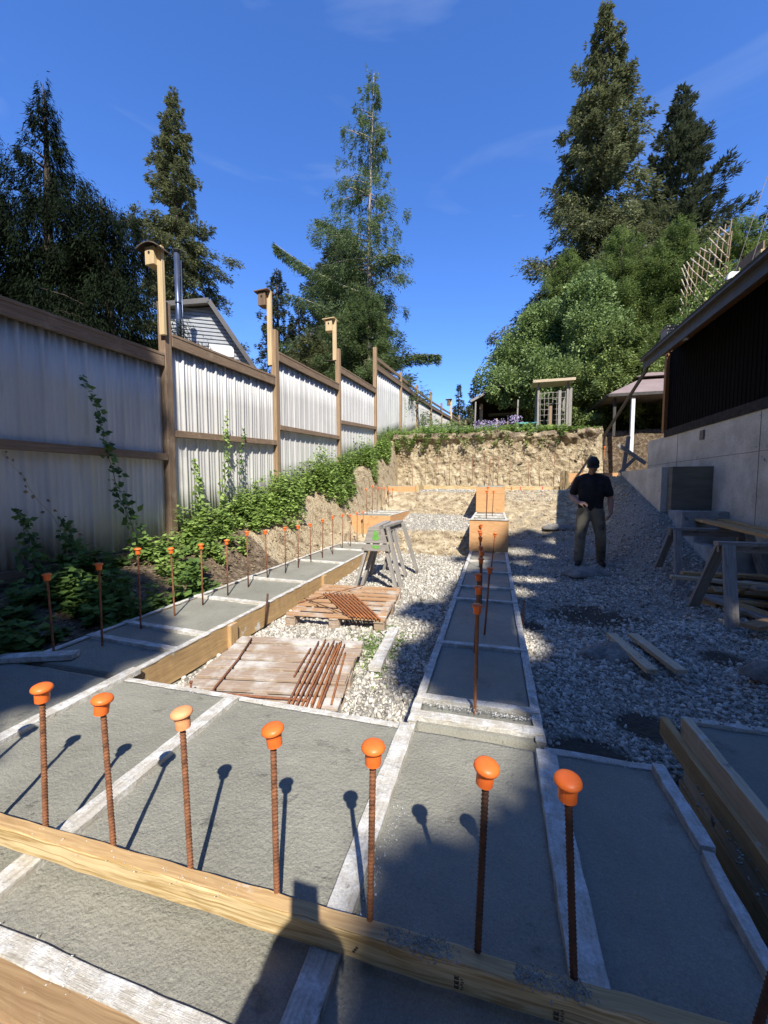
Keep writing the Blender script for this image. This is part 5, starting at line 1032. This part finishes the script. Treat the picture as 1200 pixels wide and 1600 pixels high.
def hand(ch, wr, dirn, palmn, side, curl=.5):
    """palm and five separate fingers; dirn = towards fingertips, palmn = direction the palm faces, side = thumb side"""
    w = Vector(wr); d = Vector(dirn).normalized(); pn = Vector(palmn); pn = (pn-d*pn.dot(d)).normalized(); s = Vector(side); s = (s-d*s.dot(d)-pn*s.dot(pn)).normalized()
    for k, o in enumerate((-.028, -.010, .010, .028)):
        ch.append(([w+s*o*.5, w+d*.085+s*o], [.015, .013]))
        L_ = [.058, .072, .078, .070][k]; r = [.0075, .0085, .009, .0085][k]; p = w+d*.085+s*o; dd = d.copy(); pts = [p]
        for j in range(3): dd = (dd+pn*curl*(.5+.35*j)).normalized(); p = p+dd*L_*(.45, .32, .26)[j]; pts.append(p)
        ch.append((pts, [r, r*.97, r*.9, r*.75]))
    t0 = w+d*.025+s*.022; ch.append(([t0, t0+(d*.6+s*.8).normalized()*.04, t0+(d*.85+s*.5).normalized()*.075+pn*.012, t0+(d*.95+s*.3+pn*.5).normalized()*.095+pn*.012], [.014, .012, .0105, .008]))
def person(label, loc, rz, J, hatm='black', group=None):
    T = thing('person', label, 'person', loc, rz, group); ch = []; hd = Vector(J['head']); fwd = Vector(J['look']).normalized(); rgt = fwd.cross(Vector((0, 0, 1))).normalized(); upd = rgt.cross(fwd)
    nk = Vector(J['neck'])
    ch.append(([nk-Vector((0, 0, .05)), nk+Vector((0, -.01, .05)), hd-upd*.06], [.060, .055, .055]))
    ch.append(([hd-upd*.045+fwd*.015, hd+upd*.015, hd+upd*.055-fwd*.01], [.064, .080, .074])); ch.append(([hd-fwd*.05+upd*.04, hd+fwd*.02+upd*.04], [.073, .072]))
    ch.append(([hd-upd*.075+fwd*.05, hd-upd*.09+fwd*.062], [.036, .024]))            # chin
    ch.append(([hd+fwd*.082+upd*.015, hd+fwd*.104-upd*.022], [.010, .014]))          # nose
    ch.append(([hd+fwd*.086-upd*.055-rgt*.018, hd+fwd*.086-upd*.055+rgt*.018], [.008, .008]))
    for s in (-1, 1):
        ch.append(([hd+rgt*s*.076+upd*.02, hd+rgt*s*.082-upd*.025], [.016, .010])); ch.append(([hd+fwd*.072+rgt*s*.03+upd*.035, hd+fwd*.07+rgt*s*.045+upd*.033], [.012, .01]))
    for s, S in ((-1, 'L'), (1, 'R')):
        sh = J['sh'+S]; el = J['el'+S]; wr = J['wr'+S]; ch.append(([sh, mix(sh, el, .45), el], [.056, .050, .043])); ch.append(([el, mix(el, wr, .3), wr], [.044, .046, .029])); hand(ch, wr, J['hd'+S], J['hp'+S], J['hs'+S], J.get('cu'+S, .5))
        hp = J['hip'+S]; kn = J['kn'+S]; an = J['an'+S]; ch.append(([hp, mix(hp, kn, .4), kn], [.088, .078, .056])); ch.append(([kn, mix(kn, an, .3), an], [.055, .057, .036]))
    pv = Vector(J['pelvis']); cx = Vector(J['chest'])
    for s in (-1, 1): ch.append(([pv+Vector((s*.07, 0, 0)), cx+Vector((s*.085, 0, -.1)), cx+Vector((s*.10, 0, .05))], [.095, .095, .10]))
    flesh('body', ch, 'skin', T, .0085, 3)
    sc = []
    for s in (-1, 1): sc.append(([pv+Vector((s*.088, 0, .02)), pv+Vector((s*.085, -.01, .16)), cx+Vector((s*.088, -.005, -.06)), cx+Vector((s*.10, 0, .07))], [.098, .100, .108, .104]))
    sc.append(([pv+Vector((0, -.01, .05)), cx+Vector((0, -.01, .08))], [.096, .124])); sc.append(([mix(J['shL'], nk, .75), mix(J['shR'], nk, .75)], [.068, .068]))
    for S in 'LR':
        sh = J['sh'+S]; el = J['el'+S]; sc.append(([mix(sh, nk, .55), sh, mix(sh, el, .35), mix(sh, el, .72)], [.075, .074, .070, .071]))
    flesh('tshirt', sc, 'shirt', T, .012, 5)
    pc = []
    for s, S in ((-1, 'L'), (1, 'R')):
        hp = J['hip'+S]; kn = J['kn'+S]; an = J['an'+S]; a2 = mix(kn, an, .97)
        pc.append(([pv+Vector((s*.07, 0, .05)), hp, mix(hp, kn, .35), mix(hp, kn, .7), kn, mix(kn, an, .4), mix(kn, an, .75), a2], [.098, .112, .104, .092, .083, .080, .073, .074]))
    flesh('trousers', pc, 'pants', T, .012, 3)
    for s, S in ((-1, 'L'), (1, 'R')):
        an = Vector(J['an'+S]); f = Vector(J.get('toe'+S, (0, -1, 0))); flesh('boot', [([an+Vector((0, 0, .06)), an+Vector((0, 0, -.02))], [.056, .056]), ([an+Vector((0, 0, -.045))-f*.04, an+f*.10+Vector((0, 0, -.05)), an+f*.17+Vector((0, 0, -.055))], [.044, .045, .036])], 'black', T, .009, 2)
    if J.get('cap', True):
        cc = flesh('cap_crown', [([hd-fwd*.028+upd*.052, hd+fwd*.016+upd*.056], [.090, .090]), ([hd-fwd*.02+upd*.085, hd+fwd*.01+upd*.09], [.072, .07])], hatm, T, .008, 3)
        b = MB(); n = 12; V0 = []
        for k in range(n+1):
            a = -1+2*k/n; o = math.sqrt(max(0, 1-a*a)); V0.append((hd+upd*.045+fwd*.07+rgt*a*.078, hd+upd*(.040-.02*abs(a)**2)+fwd*(.075+.085*o)+rgt*a*.076-upd*.012))
        for (p, q) in V0: b.v += [p, q]
        for k in range(n): b.face([2*k, 2*k+1, 2*k+3, 2*k+2], smooth=True)
        o = b.build('cap_brim', hatm, cc); md = o.modifiers.new('t', 'SOLIDIFY'); md.thickness = .006
    return T
gz_ = g1(1.52, 7.0)
J = dict(neck=(.0, .01, 1.475), head=(.015, -.045, 1.625), look=(.12, -1, -.45), shL=(-.185, 0, 1.40), elL=(-.275, .06, 1.14), wrL=(-.175, -.14, 1.045), hdL=(.8, -.35, -.1), hpL=(.1, .5, -1), hsL=(0, -.6, .8), cuL=.7,
         shR=(.195, .0, 1.40), elR=(.275, .03, 1.11), wrR=(.285, -.05, .885), hdR=(-.35, -.12, -1), hpR=(-.7, .1, .2), hsR=(-.1, -1, 0), cuR=.45,
         chest=(.01, 0, 1.27), pelvis=(.0, .01, .93), hipL=(-.095, .01, .88), knL=(-.135, -.035, .49), anL=(-.15, .0, .09), hipR=(.095, .02, .88), knR=(.16, .03, .50), anR=(.175, .18, .10), toeL=(-.1, -1, 0), toeR=(.25, -1, -.05))
person('man in dark cap, black t-shirt and khaki trousers standing on gravel looking down', (1.52, 7.0, gz_), R(-12), J)
J2 = dict(neck=(.13, -.36, 1.52), head=(.13, -.31, 1.67), look=(-.1, 1, -.15), shL=(-.07, -.38, 1.43), elL=(-.13, -.25, 1.20), wrL=(-.060, -.12, 1.43), hdL=(.3, .6, .8), hpL=(1, .2, 0), hsL=(.3, -1, .2), cuL=.5,
          shR=(.33, -.38, 1.43), elR=(.32, -.25, 1.20), wrR=(.075, -.12, 1.43), hdR=(-.3, .6, .8), hpR=(-1, .2, 0), hsR=(-.3, -1, .2), cuR=.5,
          chest=(.12, -.40, 1.30), pelvis=(.12, -.43, .96), hipL=(.02, -.43, .9), knL=(-.01, -.41, .5), anL=(-.02, -.45, .09), hipR=(.21, -.43, .9), knR=(.24, -.41, .5), anR=(.26, -.45, .09), toeL=(0, 1, 0), toeR=(0, 1, 0), cap=True)
person('photographer in a dark t-shirt standing behind the front footing with raised phone', (0, -.02, -.43), 0, J2)
t = MB().box((.0, -.035, 1.105), (.078, .009, .16)).build('phone', 'black', None, .003); tag(t, 'dark smartphone held upright in the hands of the photographer', 'phone')

# ------------------------------------------------------------ unseen trees behind the camera, crowns cut to cast the site's shade
def inpoly(px_, py_, poly):
    c = np.zeros(len(px_), bool); n = len(poly)
    for i in range(n):
        x0, y0 = poly[i]; x1, y1 = poly[(i+1) % n]
        if y0 == y1: continue
        m = ((y0 > py_) != (y1 > py_)) & (px_ < (x1-x0)*(py_-y0)/(y1-y0)+x0); c ^= m
    return c
SH = [(-.28, -.6), (-.29, 1.0), (-.22, 1.14), (-.05, 1.20), (.10, 1.40), (.26, 1.60), (.27, 2.15), (-.2, 2.12), (-.37, 2.3), (-.50, 2.35), (-.62, 2.9), (-.42, 3.2), (-.40, 3.6), (-.85, 3.8), (-.75, 4.15), (-.42, 4.2), (-.36, 5.2), (-.1, 5.6), (.0, 6.6), (-.6, 6.75), (-.5, 7.0), (.1, 7.1), (.3, 7.9), (.25, 8.7), (.7, 9.2), (1.0, 8.9), (1.5, 9.6), (1.9, 9.3), (2.2, 10.6), (4.6, 12.5), (5.2, -1.0)]
LIT = [(.62, 5.75, .40, .26, .3), (.42, 5.0, .22, .3, 0), (.36, 3.35, .20, .46, 0), (1.9, 3.55, .5, .07, -.3), (2.0, 5.6, .4, .1, -.3), (1.5, 6.6, .2, .1, 0), (.5, 7.6, .3, .35, 0), (1.25, 8.5, .3, .3, 0), (1.5, 4.0, .12, .1, 0), (2.45, 4.25, .62, .13, -.35), (1.0, 7.4, .25, .2, 0), (1.95, 7.9, .3, .25, 0), (-.05, 4.6, .16, .12, 0), (.0, 3.6, .2, .09, .3), (-.1, 5.7, .2, .1, 0), (.55, 6.9, .22, .18, 0)]
SHL = [(-1.95, -.6), (-2.05, 1.0), (-2.5, 1.25), (-2.25, 1.55), (-2.35, 1.9), (-2.2, 2.1), (-2.45, 2.35), (-2.75, 2.7), (-3.2, 2.9), (-3.35, 3.4), (-4.3, 3.6), (-4.5, 4.7), (-5.2, 6.2), (-6.0, 6.9), (-8.5, 7), (-8.5, -1)]
def sil(x, y):
    qx = x; qy = y; s = inpoly(qx, qy, SH)
    for (cx, cy, a, b, r) in LIT:
        dx = (x-cx)*math.cos(r)+(y-cy)*math.sin(r); dy = -(x-cx)*math.sin(r)+(y-cy)*math.cos(r); s &= ((dx/a)**2+(dy/b)**2) > 1
    l = inpoly(qx, qy, SHL) & ((fnoise(x*1.6, y*.7, 2.6, 91, 3) > -.38) | (x > -3.3))
    return s, l
def shade_tree(label, bx, by, rad, h0, h1, n, seed, which, ht=13):
    g = np.random.default_rng(seed); T = thing('conifer_tree', label, 'tree', (bx, by, -.3), 0, 'tall trees behind the photographer'); h = g.uniform(h0, h1, n*5); a = g.uniform(0, math.tau, n*5); r = rad*np.sqrt(g.uniform(0, 1, n*5))
    x = bx+r*np.cos(a); y = by+r*np.sin(a); qx = x-.427*h; qy = y+.839*h; s, l = sil(qx+g.normal(0, .03, n*5), qy+g.normal(0, .03, n*5)); k = (s if which == 0 else l); x = x[k][:n]; y = y[k][:n]; h = h[k][:n]; m = len(x)
    D = unit(np.stack([x-bx, y-by, -np.full(m, .5)], 1)+g.normal(0, .6, (m, 3)))
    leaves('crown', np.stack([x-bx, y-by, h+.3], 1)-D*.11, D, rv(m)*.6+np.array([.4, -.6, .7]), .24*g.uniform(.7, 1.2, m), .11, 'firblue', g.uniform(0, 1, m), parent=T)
    MB().tube([(0, 0, 0), (0, 0, ht*.6), (0, 0, ht)], [.3, .2, .03], 10).build('trunk', 'bark', T)
    return m
print('shade', shade_tree('unseen dark fir behind the photographer to the right, first of three, crown shaped for shade', 6.0, -6.2, 3.3, 5.5, 21, 40000, 81, 0), shade_tree('unseen dark fir behind the photographer, farthest to the right, crown shaped for shade', 9.3, -4.6, 3.3, 5.5, 21, 34000, 82, 0, 18), shade_tree('unseen dark fir farthest behind the photographer, crown shaped for shade', 8.0, -9.4, 3.3, 8, 24, 26000, 83, 0, 16),
      shade_tree('unseen dark fir behind the photographer to the left, crown shaped for shade', .2, -8.2, 3.2, 7, 17, 40000, 84, 1), shade_tree('second unseen dark fir at the left behind the photographer, crown shaped for shade', -3.0, -5.4, 2.6, 3, 13, 24000, 85, 1))

# unseen trees added behind and beside the camera to block sky light
w0 = conifer('unseen tall dark evergreen added around the photographer to block sky light', -9, -14, 0, 15.5, pf(3.9, .45), 170, 'firblue', .8, .42, .3, .25, 201, 7, group='trees added to block sky light')
for (x, y, k) in ((-15, -10, 1.1), (-20, -4, 1.0), (-14, -19, 1.2), (-4, -19, 1.0), (3, -20, .95), (9, -18, .8), (16, -17, .85), (19, -8, 1.15), (15, 0, 1.1), (21, 3, 1.2), (-24, 3, 1.0), (13.5, 6.5, 1.0), (-4.5, -12.5, .9), (-11, 0, .95), (-9, -5.5, 1.0), (-14, -3, 1.1)):
    c = copy_tree(w0); c.location = (x, y, 0); c.scale = (k*1.1, k*1.1, k); c.rotation_euler = (0, 0, x*3.1+y)
